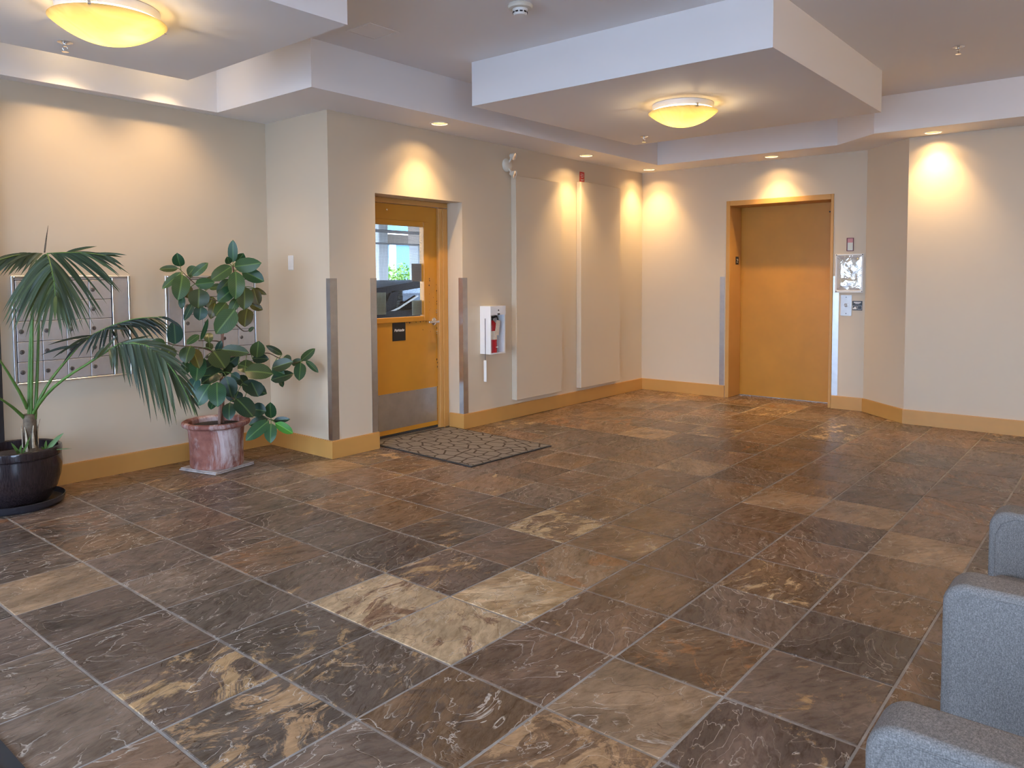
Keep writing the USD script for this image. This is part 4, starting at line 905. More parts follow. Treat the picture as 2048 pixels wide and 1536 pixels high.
# ------------------------------------------------------------------ plants
# world positions: leaf base, leaf tip, width, facing, colour kind
FICUS_LEAVES = [[2.922,5.068,1.474,2.918,5.055,1.625,0.062,-0.66,-0.75,-0.08,0],[2.867,5.019,1.461,2.827,4.981,1.507,0.045,-0.03,-0.76,-0.64,0],[2.881,4.976,1.442,2.988,4.825,1.465,0.096,-0.79,-0.59,-0.18,1],[2.967,5.1,1.475,2.991,5.047,1.536,0.068,-0.33,-0.77,-0.54,0],[2.837,4.944,1.441,2.703,4.968,1.347,0.085,-0.36,-0.88,0.29,1],[2.975,5.037,1.413,3.078,4.938,1.339,0.09,-0.58,-0.78,0.23,0],[2.83,4.879,1.405,2.815,4.862,1.223,0.104,-0.25,-0.96,0.11,1],[2.885,5.055,1.352,2.809,5.086,1.256,0.062,-0.49,-0.87,0.1,1],[2.843,4.94,1.287,2.744,4.959,1.2,0.088,-0.36,-0.9,0.22,0],[2.896,4.967,1.22,2.848,4.978,1.125,0.062,-0.62,-0.75,0.23,1],[2.906,4.903,1.298,2.884,4.872,1.144,0.107,-0.26,-0.94,0.23,2],[3.022,4.974,1.284,3.042,4.945,1.168,0.073,-0.58,-0.81,0.1,3],[3.047,4.994,1.284,3.082,4.908,1.241,0.032,-0.87,-0.45,0.18,3],[3.015,5.013,1.173,3.067,4.939,1.13,0.051,-0.76,-0.63,0.18,3],[2.943,4.928,1.141,2.912,4.914,1.02,0.104,-0.76,-0.59,0.27,3],[2.79,4.832,1.142,2.677,4.871,0.989,0.122,-0.43,-0.9,0.08,1],[2.852,5.05,1.184,2.766,5.039,1.097,0.079,-0.37,-0.8,0.47,1],[2.812,5.13,1.183,2.778,5.131,1.075,0.059,-0.55,-0.82,0.16,3],[2.617,5.232,1.443,2.583,5.209,1.531,0.073,-0.59,-0.7,-0.41,0],[2.571,5.177,1.43,2.469,5.223,1.422,0.043,-0.42,-0.89,0.2,2],[2.562,5.114,1.4,2.45,5.148,1.295,0.051,-0.46,-0.86,0.22,1],[2.549,5.076,1.383,2.505,5.056,1.22,0.104,-0.25,-0.95,0.18,1],[2.659,5.211,1.378,2.679,5.139,1.437,0.07,-0.96,-0.29,-0.03,1],[2.638,5.109,1.377,2.722,5.059,1.462,0.056,-0.56,-0.82,0.06,1],[2.661,5.243,1.312,2.663,5.227,1.222,0.068,-0.37,-0.92,0.16,3],[2.613,5.212,1.235,2.603,5.203,1.15,0.041,-0.54,-0.83,0.15,0],[2.632,5.056,1.318,2.711,4.961,1.332,0.073,-0.72,-0.64,-0.27,1],[2.604,4.958,1.287,2.592,4.953,1.16,0.122,-0.36,-0.93,0.07,2],[2.661,5.153,1.187,2.581,5.123,1.073,0.045,-0.29,-0.85,0.43,4],[2.714,5.149,1.162,2.697,5.145,1.067,0.085,-0.28,-0.96,0.08,4],[2.813,5.164,1.225,2.785,5.165,1.145,0.068,-0.65,-0.73,0.21,3],[2.784,5.156,1.287,2.852,5.09,1.304,0.043,-0.71,-0.65,0.28,1],[2.775,5.184,1.341,2.835,5.128,1.359,0.045,-0.69,-0.65,0.3,3],[2.5,5.1,0.912,2.47,5.054,1.065,0.092,-0.28,-0.9,-0.33,4],[2.452,5.146,0.91,2.362,5.16,0.927,0.063,-0.14,-0.99,0.09,1],[2.542,5.236,0.881,2.481,5.226,0.789,0.097,-0.46,-0.8,0.39,2],[2.576,5.04,0.895,2.531,5.02,0.787,0.107,-0.79,-0.46,0.41,2],[2.676,5.089,0.927,2.693,5.02,1.071,0.029,-0.23,-0.89,-0.4,0],[2.69,5.138,0.959,2.608,5.149,0.902,0.047,-0.42,-0.79,0.46,1],[2.74,5.112,0.972,2.723,5.061,0.907,0.059,-0.44,-0.64,0.62,2],[2.767,5.143,0.9,2.74,5.096,0.848,0.047,-0.11,-0.71,0.69,2],[2.781,5.067,0.834,2.798,5.036,0.915,0.041,-0.52,-0.83,-0.2,4],[2.752,4.946,0.863,2.884,4.838,0.836,0.074,-0.56,-0.77,0.31,2],[2.647,4.867,0.861,2.68,4.789,0.755,0.131,-0.25,-0.82,0.52,2],[2.604,5.071,0.874,2.617,5.011,0.745,0.081,-0.32,-0.87,0.37,3],[2.636,5.054,0.825,2.585,4.995,0.664,0.104,-0.15,-0.91,0.38,0],[2.626,5.228,0.773,2.615,5.21,0.683,0.065,0.12,-0.98,0.17,0],[2.623,5.061,0.672,2.572,5.051,0.558,0.081,-0.52,-0.8,0.3,4],[2.813,5.05,0.702,2.676,5.082,0.623,0.104,-0.49,-0.66,0.57,5],[2.666,4.868,0.65,2.641,4.819,0.497,0.107,-0.54,-0.78,0.33,0],[2.652,4.932,0.632,2.577,4.97,0.495,0.095,-0.7,-0.69,0.19,0],[2.726,5.006,0.51,2.676,4.974,0.452,0.059,-0.46,-0.55,0.7,0],[2.733,4.865,0.682,2.761,4.848,0.543,0.104,-0.56,-0.83,-0.01,5],[2.822,4.953,0.684,2.863,4.918,0.646,0.052,-0.41,-0.85,0.32,4],[2.864,4.986,0.556,2.854,4.973,0.479,0.104,-0.61,-0.77,0.2,5],[2.798,4.943,0.483,2.768,4.9,0.375,0.081,-0.59,-0.68,0.44,5],[2.777,4.817,0.528,2.842,4.727,0.405,0.12,-0.26,-0.84,0.48,5],[2.908,4.844,0.433,2.969,4.767,0.419,0.092,-0.68,-0.61,0.4,5],[3.045,4.819,0.353,3.02,4.786,0.467,0.074,-0.61,-0.71,-0.34,0],[3.004,4.797,0.356,2.883,4.829,0.328,0.068,-0.31,-0.9,0.3,5],[2.977,4.743,0.35,2.815,4.756,0.243,0.086,-0.39,-0.78,0.49,0],[2.98,4.718,0.335,2.942,4.669,0.216,0.077,-0.56,-0.69,0.46,0],[3.059,4.809,0.334,3.126,4.715,0.343,0.041,-0.79,-0.53,0.3,5],[3.015,4.719,0.333,3.106,4.655,0.256,0.061,-0.37,-0.88,0.3,6],[2.97,4.865,0.795,2.963,4.828,0.908,0.092,-0.53,-0.79,-0.29,2],[2.987,4.949,0.778,3.057,4.86,0.775,0.068,-0.71,-0.57,0.42,5],[3.171,4.857,0.799,3.075,4.9,0.866,0.041,-0.37,-0.93,0.08,2],[2.837,4.886,0.753,2.905,4.801,0.711,0.097,-0.42,-0.65,0.63,2],[2.808,4.752,0.718,2.942,4.637,0.696,0.11,-0.5,-0.69,0.52,2],[2.873,4.9,0.617,2.978,4.776,0.543,0.097,-0.58,-0.72,0.39,5],[3.031,4.768,0.719,3.124,4.665,0.763,0.081,-0.77,-0.58,0.27,2],[3.056,4.812,0.708,3.109,4.742,0.671,0.061,-0.73,-0.66,0.17,0],[3.076,4.858,0.622,3.194,4.764,0.661,0.079,-0.65,-0.66,0.38,5],[3.18,4.85,0.78,3.209,4.805,0.756,0.052,-0.68,-0.63,0.38,2],[3.227,4.819,0.726,3.258,4.736,0.756,0.047,-0.93,-0.26,0.25,2],[3.254,4.741,0.756,3.304,4.65,0.841,0.054,-0.74,-0.63,-0.24,2],[3.234,4.718,0.741,3.191,4.68,0.626,0.077,-0.53,-0.73,0.44,0],[3.292,4.739,0.751,3.355,4.685,0.666,0.041,-0.3,-0.89,0.34,0],[3.158,4.865,0.619,3.147,4.818,0.568,0.036,-0.65,-0.49,0.58,5],[2.906,4.834,0.625,2.927,4.79,0.53,0.104,-0.34,-0.88,0.33,5],[2.968,4.96,0.977,2.985,4.92,1.006,0.027,-0.93,-0.37,0.04,2],[2.872,5.108,0.728,2.928,5.041,0.802,0.09,-0.65,-0.74,-0.18,5],[2.818,5.126,0.757,2.734,5.139,0.715,0.09,-0.28,-0.91,0.3,5],[2.883,5.079,0.754,2.789,5.078,0.665,0.101,-0.37,-0.84,0.4,5],[2.93,5.052,0.653,2.959,5.012,0.579,0.09,-0.03,-0.89,0.46,5],[2.82,5.069,0.566,2.847,5.023,0.615,0.079,-0.59,-0.73,-0.34,5],[2.744,5.178,0.784,2.708,5.163,0.667,0.079,-0.39,-0.89,0.23,5],[3.056,4.989,0.658,2.953,4.995,0.741,0.079,-0.24,-0.95,-0.22,5]]
FICUS_STEMS = {"trunk":[[2.795,5.082,0.338],[2.803,5.078,0.493],[2.818,5.069,0.736],[2.826,5.065,0.954],[2.844,5.032,1.051],[2.88,4.988,1.136],[2.903,5.021,1.28],[2.896,5.025,1.443]],"trunk2":[[2.829,5.097,0.331],[2.835,5.094,0.488],[2.848,5.098,0.609],[2.888,5.088,0.753]],"br1":[[2.826,5.065,0.784],[2.757,5.08,0.838],[2.675,5.09,0.873],[2.531,5.163,0.897],[2.46,5.186,0.925],[2.394,5.217,0.951]],"br2":[[2.824,5.066,0.9],[2.778,5.092,0.914],[2.685,5.141,0.918]],"br3":[[2.834,5.061,0.784],[2.898,4.989,0.805],[2.952,4.946,0.812],[3.055,4.871,0.818],[3.123,4.828,0.78],[3.201,4.776,0.74],[3.265,4.733,0.753]],"br4":[[2.88,4.988,1.136],[2.832,5.062,1.184],[2.755,5.104,1.221],[2.698,5.134,1.294],[2.641,5.164,1.36],[2.596,5.187,1.415]],"br5":[[2.825,5.065,0.541],[2.838,4.944,0.502],[2.908,4.844,0.443],[2.984,4.798,0.371],[3.018,4.776,0.347]],"br6":[[2.877,5.013,1.05],[2.907,4.996,1.013],[2.946,4.973,0.978],[2.971,4.958,0.981]]}
PALM_FRONDS = [[[[1.623,5.129,0.52],[1.625,5.121,0.605],[1.626,5.113,0.691],[1.628,5.105,0.777],[1.629,5.097,0.863],[1.631,5.09,0.949],[1.632,5.083,1.036],[1.634,5.076,1.122],[1.635,5.066,1.207],[1.638,5.05,1.293],[1.641,5.022,1.38],[1.643,4.98,1.444],[1.644,4.9,1.493],[1.639,4.818,1.496],[1.619,4.736,1.464],[1.606,4.669,1.413],[1.597,4.615,1.345],[1.593,4.591,1.263]],[[1.644,4.86,1.501,1.442,4.916,1.168,0.022],[1.635,4.821,1.491,1.441,4.878,1.103,0.022],[1.629,4.793,1.475,1.445,4.833,1.212,0.022],[1.628,4.777,1.466,1.484,4.863,1.125,0.022],[1.626,4.754,1.449,1.456,4.823,1.146,0.022],[1.623,4.734,1.432,1.476,4.798,1.179,0.022],[1.62,4.713,1.412,1.487,4.781,1.123,0.022],[1.616,4.69,1.389,1.484,4.683,1.089,0.022],[1.611,4.669,1.365,1.479,4.636,1.155,0.022],[1.608,4.654,1.346,1.489,4.612,1.073,0.022],[1.604,4.635,1.323,1.523,4.619,1.034,0.022],[1.599,4.618,1.3,1.524,4.627,1.135,0.022],[1.596,4.603,1.279,1.541,4.563,1.036,0.022],[1.64,4.843,1.498,1.84,4.729,1.143,0.022],[1.636,4.809,1.486,1.827,4.734,1.039,0.022],[1.632,4.776,1.466,1.787,4.686,1.136,0.022],[1.627,4.744,1.441,1.758,4.663,1.061,0.022],[1.624,4.722,1.422,1.724,4.634,1.049,0.022],[1.621,4.703,1.403,1.709,4.66,1.035,0.022],[1.616,4.681,1.379,1.693,4.658,1.022,0.022],[1.612,4.66,1.356,1.654,4.569,1.094,0.022],[1.606,4.638,1.328,1.631,4.542,1.077,0.022],[1.601,4.617,1.3,1.636,4.582,1.122,0.022],[1.595,4.598,1.272,1.605,4.546,1.023,0.022],[1.594,4.591,1.263,1.556,4.503,1.133,0.022],[1.632,4.801,1.48,1.403,4.824,1.111,0.022],[1.628,4.77,1.461,1.419,4.78,1.08,0.022],[1.623,4.731,1.429,1.451,4.828,1.062,0.022],[1.618,4.704,1.403,1.495,4.762,1.034,0.022]]],[[[1.642,5.123,0.517],[1.649,5.123,0.595],[1.654,5.122,0.672],[1.66,5.12,0.749],[1.664,5.118,0.826],[1.668,5.115,0.903],[1.671,5.112,0.98],[1.674,5.107,1.057],[1.676,5.1,1.135],[1.679,5.092,1.211],[1.682,5.084,1.289],[1.687,5.074,1.366],[1.693,5.056,1.443],[1.706,5.019,1.508],[1.768,4.975,1.514],[1.84,4.949,1.516],[1.913,4.921,1.511],[1.984,4.893,1.499]],[[1.719,5.003,1.51,1.954,4.909,1.117,0.018],[1.736,4.997,1.512,1.956,4.884,1.128,0.018],[1.752,4.992,1.513,1.914,4.856,1.126,0.018],[1.76,4.989,1.513,2.003,4.863,1.262,0.018],[1.776,4.983,1.514,1.99,4.876,1.288,0.018],[1.801,4.974,1.515,2.06,4.902,1.281,0.018],[1.821,4.967,1.516,2.042,4.829,1.277,0.018],[1.842,4.959,1.516,2.03,4.847,1.287,0.018],[1.862,4.951,1.514,2.017,4.782,1.365,0.018],[1.883,4.943,1.514,2.118,4.887,1.386,0.018],[1.916,4.931,1.511,2.09,4.911,1.491,0.018],[1.946,4.919,1.508,2.096,4.864,1.503,0.018],[1.966,4.911,1.504,2.07,4.881,1.407,0.018],[1.793,4.977,1.515,1.924,4.915,1.554,0.018],[1.83,4.964,1.516,1.981,4.947,1.511,0.018],[1.925,4.927,1.51,1.985,4.842,1.447,0.018],[1.744,4.994,1.512,1.869,4.865,1.254,0.018],[1.727,5.0,1.511,1.886,5.016,1.324,0.018],[1.854,4.954,1.515,1.95,4.816,1.426,0.018],[1.879,4.945,1.513,2.049,4.935,1.449,0.018],[1.703,5.008,1.509,1.742,5.011,1.552,0.018]]],[[[1.614,5.132,0.521],[1.615,5.128,0.599],[1.617,5.124,0.678],[1.619,5.12,0.756],[1.621,5.115,0.835],[1.624,5.109,0.913],[1.627,5.104,0.991],[1.632,5.099,1.07],[1.637,5.093,1.148],[1.641,5.085,1.226],[1.645,5.075,1.305],[1.649,5.06,1.386],[1.651,5.036,1.456],[1.635,4.978,1.508],[1.568,4.938,1.501],[1.496,4.909,1.488],[1.427,4.878,1.466],[1.358,4.864,1.431]],[[1.649,4.953,1.507,1.528,4.91,1.376,0.02],[1.63,4.948,1.507,1.543,4.916,1.395,0.02],[1.611,4.944,1.506,1.514,4.96,1.386,0.02],[1.593,4.94,1.504,1.464,4.889,1.385,0.02],[1.574,4.935,1.502,1.444,4.876,1.404,0.02],[1.555,4.931,1.499,1.448,4.977,1.376,0.02],[1.537,4.926,1.496,1.444,4.989,1.4,0.02],[1.519,4.921,1.492,1.413,4.939,1.385,0.02],[1.5,4.916,1.488,1.419,4.999,1.405,0.02],[1.482,4.911,1.484,1.369,4.881,1.385,0.02],[1.464,4.906,1.479,1.366,4.897,1.404,0.02],[1.446,4.901,1.472,1.348,4.905,1.38,0.02],[1.64,4.951,1.507,1.518,4.926,1.424,0.02],[1.602,4.942,1.505,1.455,4.882,1.437,0.02],[1.565,4.933,1.5,1.454,4.948,1.423,0.02],[1.528,4.923,1.495,1.425,4.946,1.433,0.02],[1.491,4.914,1.486,1.41,5.008,1.424,0.02],[1.428,4.896,1.465,1.366,5.032,1.367,0.02],[1.583,4.937,1.503,1.454,4.902,1.465,0.02],[1.546,4.928,1.497,1.438,4.986,1.462,0.02],[1.509,4.919,1.49,1.367,4.879,1.44,0.02],[1.658,4.955,1.507,1.559,4.887,1.404,0.02],[1.621,4.946,1.506,1.529,4.894,1.431,0.02]]],[[[1.63,5.127,0.541],[1.645,5.075,0.605],[1.667,5.02,0.664],[1.696,4.964,0.718],[1.731,4.906,0.767],[1.767,4.844,0.811],[1.804,4.781,0.851],[1.843,4.721,0.895],[1.882,4.661,0.937],[1.921,4.596,0.977],[1.968,4.529,0.984],[2.024,4.474,0.968],[2.077,4.433,0.914],[2.118,4.399,0.848],[2.154,4.378,0.777],[2.185,4.363,0.7],[2.212,4.35,0.623],[2.235,4.338,0.543]],[[1.878,4.625,0.945,1.845,4.517,0.831,0.024],[1.897,4.605,0.962,1.9,4.61,0.835,0.024],[1.912,4.589,0.973,1.965,4.639,0.74,0.024],[1.931,4.568,0.984,1.987,4.589,0.724,0.024],[1.946,4.551,0.987,1.993,4.54,0.688,0.024],[1.964,4.531,0.987,2.046,4.576,0.596,0.024],[1.979,4.514,0.984,2.063,4.543,0.527,0.024],[1.994,4.497,0.981,2.062,4.453,0.52,0.024],[2.012,4.477,0.969,2.1,4.507,0.561,0.024],[2.03,4.456,0.954,2.134,4.498,0.48,0.024],[2.048,4.435,0.937,2.171,4.502,0.474,0.024],[2.069,4.42,0.913,2.172,4.442,0.481,0.024],[2.091,4.409,0.883,2.114,4.377,0.602,0.024],[2.114,4.398,0.851,2.25,4.476,0.519,0.024],[2.137,4.387,0.812,2.224,4.353,0.537,0.024],[2.159,4.376,0.764,2.254,4.352,0.533,0.024],[2.182,4.365,0.71,2.259,4.384,0.581,0.024],[2.204,4.354,0.65,2.277,4.386,0.519,0.024],[2.221,4.345,0.591,2.255,4.402,0.521,0.024],[1.983,4.51,0.984,2.211,4.508,0.932,0.024],[2.012,4.477,0.971,2.202,4.419,0.891,0.024],[2.041,4.443,0.943,2.195,4.338,0.827,0.024],[2.073,4.418,0.907,2.243,4.366,0.75,0.024],[2.11,4.4,0.859,2.277,4.402,0.672,0.024],[2.146,4.383,0.794,2.292,4.399,0.599,0.024],[1.938,4.56,0.987,2.059,4.428,1.005,0.024],[1.908,4.593,0.973,2.105,4.578,1.018,0.024],[1.847,4.658,0.915,1.922,4.62,1.028,0.024],[1.816,4.69,0.889,1.814,4.517,0.983,0.024],[1.953,4.543,0.987,1.968,4.512,0.813,0.024],[2.001,4.489,0.976,2.044,4.443,0.673,0.024],[2.055,4.426,0.928,2.169,4.443,0.564,0.024],[2.123,4.394,0.839,2.267,4.493,0.581,0.024],[2.173,4.37,0.734,2.273,4.39,0.531,0.024],[1.976,4.518,0.986,2.132,4.441,0.965,0.024]]],[[[1.632,5.126,0.541],[1.652,5.118,0.597],[1.675,5.11,0.651],[1.701,5.103,0.703],[1.732,5.099,0.753],[1.767,5.095,0.801],[1.804,5.09,0.847],[1.84,5.083,0.895],[1.877,5.073,0.941],[1.916,5.059,0.98],[1.96,5.038,1.014],[2.006,5.012,1.043],[2.052,4.984,1.067],[2.097,4.951,1.086],[2.139,4.912,1.102],[2.181,4.871,1.11],[2.224,4.831,1.113],[2.268,4.79,1.114]],[[1.867,5.046,0.94,1.687,5.117,0.9,0.02],[1.907,5.031,0.984,1.771,5.03,0.847,0.02],[1.937,5.019,1.007,1.682,4.992,0.968,0.02],[1.957,5.011,1.02,1.869,5.057,0.873,0.02],[1.987,5.0,1.037,1.939,5.033,0.887,0.02],[2.012,4.99,1.048,1.99,5.004,0.884,0.02],[2.037,4.979,1.06,1.995,4.915,0.925,0.02],[2.068,4.967,1.075,2.064,4.854,0.984,0.02],[2.088,4.958,1.081,2.145,4.932,0.963,0.02],[2.108,4.95,1.087,2.146,4.826,0.968,0.02],[2.129,4.941,1.091,2.222,4.887,0.972,0.02],[2.149,4.932,1.097,2.234,4.833,0.968,0.02],[2.169,4.923,1.102,2.251,4.79,0.973,0.02],[2.19,4.914,1.106,2.316,4.86,0.98,0.02],[2.21,4.905,1.108,2.31,4.807,0.989,0.02],[2.23,4.896,1.11,2.297,4.753,1.024,0.02],[2.261,4.882,1.111,2.339,4.812,1.05,0.02],[2.282,4.872,1.111,2.323,4.751,1.072,0.02],[2.048,4.975,1.065,2.151,4.884,1.064,0.02],[2.007,4.992,1.047,2.083,4.839,1.044,0.02],[2.078,4.963,1.079,2.193,4.873,1.025,0.02],[2.118,4.945,1.089,2.229,4.792,1.014,0.02],[2.159,4.928,1.1,2.324,4.862,1.018,0.02],[2.027,4.983,1.056,2.064,4.939,0.944,0.02],[2.302,4.863,1.111,2.403,4.813,1.034,0.02],[1.967,5.008,1.026,2.052,4.934,0.994,0.02]]],[[[1.608,5.134,0.585],[1.594,5.12,0.615],[1.58,5.106,0.644],[1.565,5.093,0.674],[1.55,5.08,0.704],[1.533,5.068,0.733],[1.517,5.055,0.763],[1.5,5.043,0.792],[1.484,5.03,0.821],[1.466,5.018,0.85],[1.449,5.005,0.878],[1.431,4.993,0.907],[1.413,4.98,0.936],[1.394,4.968,0.964],[1.374,4.955,0.99],[1.351,4.941,1.013],[1.326,4.926,1.034],[1.299,4.911,1.053]],[[1.44,4.976,0.881,1.474,4.966,0.895,0.018],[1.432,4.978,0.898,1.472,4.966,0.904,0.018],[1.436,4.977,0.889,1.461,4.97,0.846,0.018],[1.416,4.983,0.932,1.449,4.973,0.874,0.018],[1.4,4.987,0.966,1.379,4.993,0.857,0.018],[1.383,4.992,0.989,1.353,5.0,0.87,0.018],[1.366,4.997,1.007,1.319,5.009,0.884,0.018],[1.408,4.985,0.949,1.366,4.997,0.99,0.018],[1.383,4.992,0.989,1.333,5.006,1.047,0.018],[1.35,5.001,1.029,1.287,5.018,0.93,0.018],[1.333,5.006,1.041,1.264,5.023,1.018,0.018]]],[[[1.592,5.139,0.528],[1.577,5.124,0.545],[1.561,5.109,0.562],[1.545,5.095,0.578],[1.529,5.081,0.595],[1.512,5.067,0.612],[1.495,5.052,0.627],[1.477,5.037,0.642],[1.46,5.023,0.657],[1.442,5.008,0.671],[1.423,4.993,0.685],[1.404,4.978,0.699],[1.385,4.964,0.712],[1.365,4.949,0.724],[1.344,4.936,0.734],[1.323,4.922,0.743],[1.3,4.909,0.75],[1.276,4.897,0.757]],[[1.37,4.913,0.717,1.344,4.899,0.629,0.018],[1.353,4.917,0.73,1.319,4.906,0.621,0.018],[1.336,4.922,0.737,1.294,4.913,0.635,0.018],[1.319,4.926,0.744,1.269,4.919,0.659,0.018],[1.303,4.931,0.748,1.237,4.927,0.695,0.018],[1.361,4.915,0.723,1.315,4.907,0.784,0.018],[1.328,4.924,0.741,1.274,4.918,0.798,0.018],[1.294,4.933,0.751,1.223,4.931,0.771,0.018]]]]
PALM_SPEAR = [[1.68,4.985,1.512],[1.69,4.981,1.589],[1.702,4.977,1.671]]
PALM_TRUNK = [[1.616,5.131,0.296],[1.617,5.131,0.393],[1.615,5.132,0.484],[1.614,5.132,0.551]]
PALM_SPROUTS = [[1.675,5.049,0.331,1.747,4.983,0.434,0.03],[1.668,5.052,0.341,1.661,5.012,0.4,0.016],[1.664,5.053,0.335,1.635,5.02,0.365,0.012],[1.54,5.092,0.332,1.495,5.064,0.407,0.016],[1.544,5.091,0.325,1.544,5.049,0.389,0.014],[1.554,5.088,0.324,1.581,5.038,0.396,0.014],[1.54,5.092,0.326,1.52,5.057,0.358,0.02],[1.675,5.049,0.325,1.786,4.969,0.334,0.006],[1.563,5.085,0.334,1.591,5.035,0.441,0.01],[1.535,5.094,0.321,1.579,5.038,0.338,0.01]]

LEAF_TONE = [(0.030, 0.105, 0.042), (0.075, 0.150, 0.050), (0.055, 0.090, 0.030), (0.120, 0.105, 0.018), (0.050, 0.130, 0.100), (0.016, 0.048, 0.024), (0.060, 0.290, 0.035)]

def ficus_leaf(b, t_, w, n, rg):
    b, t_, n = np.array(b), np.array(t_), np.array(n)
    ax = t_ - b
    L = np.linalg.norm(ax)
    ax /= L
    n = n - ax * (n @ ax); n /= np.linalg.norm(n)
    sd = np.cross(ax, n)
    U = np.array([-1, -0.6, -0.06, 0.06, 0.6, 1.0])
    V = np.array([0.0, 0.06, 0.16, 0.3, 0.46, 0.62, 0.78, 0.9, 0.97, 1.0])
    prof = np.interp(V, [0, 0.06, 0.16, 0.3, 0.46, 0.62, 0.78, 0.9, 0.97, 1.0], [0.06, 0.42, 0.78, 0.96, 1.0, 0.95, 0.76, 0.44, 0.14, 0.02])
    droop, fold, wob = rg.uniform(0.02, 0.09) * L, rg.uniform(0.08, 0.22), rg.uniform(-0.03, 0.03) * L
    vs, co = [], []
    for v, pf in zip(V, prof):
        for u in U:
            c = b + ax * (v * L) + sd * (u * pf * w / 2) + n * (abs(u) * pf * w / 2 * fold - droop * (2 * v - 1) ** 2 + droop + wob * u * v)
            vs.append(c); co.append((u * max(pf, 0.25), v, 0))
    k = len(U)
    f = []
    for i in range(len(V) - 1):
        for j in range(k - 1):
            a = i * k + j
            f += [[a, a + 1, a + k + 1], [a, a + k + 1, a + k]]
    return trimesh.Trimesh(np.array(vs), f, process=False), np.array(co)

PC = np.array([2.785, 5.11])
t = thing('potted_rubber_plant', 'leafy rubber plant in a lime-stained terracotta pot against the mailbox wall', 'potted plant', (PC[0], PC[1], 0.022))
part(t, 'pot', lathe([(0.0005, 0.0), (0.176, 0.0), (0.181, 0.012), (0.180, 0.10), (0.184, 0.20), (0.190, 0.268), (0.196, 0.280), (0.212, 0.284), (0.226, 0.292), (0.231, 0.304), (0.228, 0.318), (0.216, 0.325), (0.198, 0.322), (0.186, 0.312), (0.178, 0.26), (0.0005, 0.255)], 72), 'terracotta', 40)
part(t, 'soil', lathe([(0.0005, 0.296), (0.10, 0.293), (0.175, 0.286), (0.182, 0.262)], 40), 'soil', True)
rgf = np.random.default_rng(3)
for nm in ('trunk', 'trunk2', 'br1', 'br2', 'br3', 'br4', 'br5', 'br6'):
    pts = np.array(FICUS_STEMS[nm])
    r0 = {'trunk': 0.0125, 'trunk2': 0.011}.get(nm, 0.0055)
    if nm.startswith('trunk'):
        pts[0][2] = 0.30
    c = curve(pts, 26)
    part(t, 'stem' if nm.startswith('trunk') else 'branch', tube(c, np.linspace(r0, r0 * 0.45, len(c)), 8), 'red_twig' if nm.startswith('trunk') else 'twig', 40, world=True)
allst = np.vstack([curve(FICUS_STEMS[k], 40) for k in FICUS_STEMS])
for L in FICUS_LEAVES:
    b, tp, w, n, kd = np.array(L[0:3]), np.array(L[3:6]), L[6], L[7:10], L[10]
    m, co = ficus_leaf(b, b + (tp - b) * 1.06, w * 1.12, n, rgf)
    tone = np.array(LEAF_TONE[kd]) * rgf.uniform(0.6, 0.95)
    lp = part(t, 'leaf', m, 'ficus_leaf', True, world=True, primvars={'leaf': co, 'tone': tone})
    near = allst[np.argmin(np.linalg.norm(allst - b, axis=1))]
    dist = np.linalg.norm(near - b)
    if 0.006 < dist < 0.30:
        mid = (near + b) / 2 + np.array([0, 0, 0.06 * dist])
        part(lp, 'leaf_stalk', tube(curve([near, mid, b], 7), 0.0026, 6), 'green_stem', True, world=True)
t = thing('pot_board', 'weathered plywood square under the terracotta pot', 'board', (PC[0], PC[1] - 0.0, 0.0015), rz=math.radians(14))
part(t, 'sheet', cat(bx(-0.178, 0.178, -0.178, 0.178, 0.0, 0.010, 0.002), bx(-0.172, 0.180, -0.176, 0.170, 0.011, 0.0195, 0.002)), 'plywood', False)

PP = np.array([1.551, 5.204])
t = thing('potted_palm', 'tall arching palm in a round black-brown glazed pot at the left edge', 'potted plant', (PP[0], PP[1], 0.0015))
part(t, 'saucer', lathe([(0.0005, 0.0), (0.238, 0.0), (0.252, 0.014), (0.259, 0.046), (0.255, 0.048), (0.247, 0.018), (0.0005, 0.014)], 72), 'saucer_plastic', 40)
part(t, 'pot', lathe([(0.0005, 0.016), (0.160, 0.016), (0.185, 0.040), (0.218, 0.10), (0.240, 0.17), (0.249, 0.24), (0.245, 0.293), (0.240, 0.298), (0.247, 0.304), (0.250, 0.330), (0.247, 0.347), (0.238, 0.352), (0.228, 0.346), (0.225, 0.30), (0.0005, 0.28)], 80), 'dark_glaze', 40)
part(t, 'soil', lathe([(0.0005, 0.312), (0.12, 0.306), (0.20, 0.298), (0.224, 0.285)], 40), 'soil', True)
tr_ = np.array(PALM_TRUNK)
c = curve(tr_, 16)
part(t, 'trunk', tube(c, np.interp(np.linspace(0, 1, 16), [0, 0.3, 0.7, 1], [0.046, 0.036, 0.034, 0.030]), 14), 'bark', True, world=True)
rgp = np.random.default_rng(8)
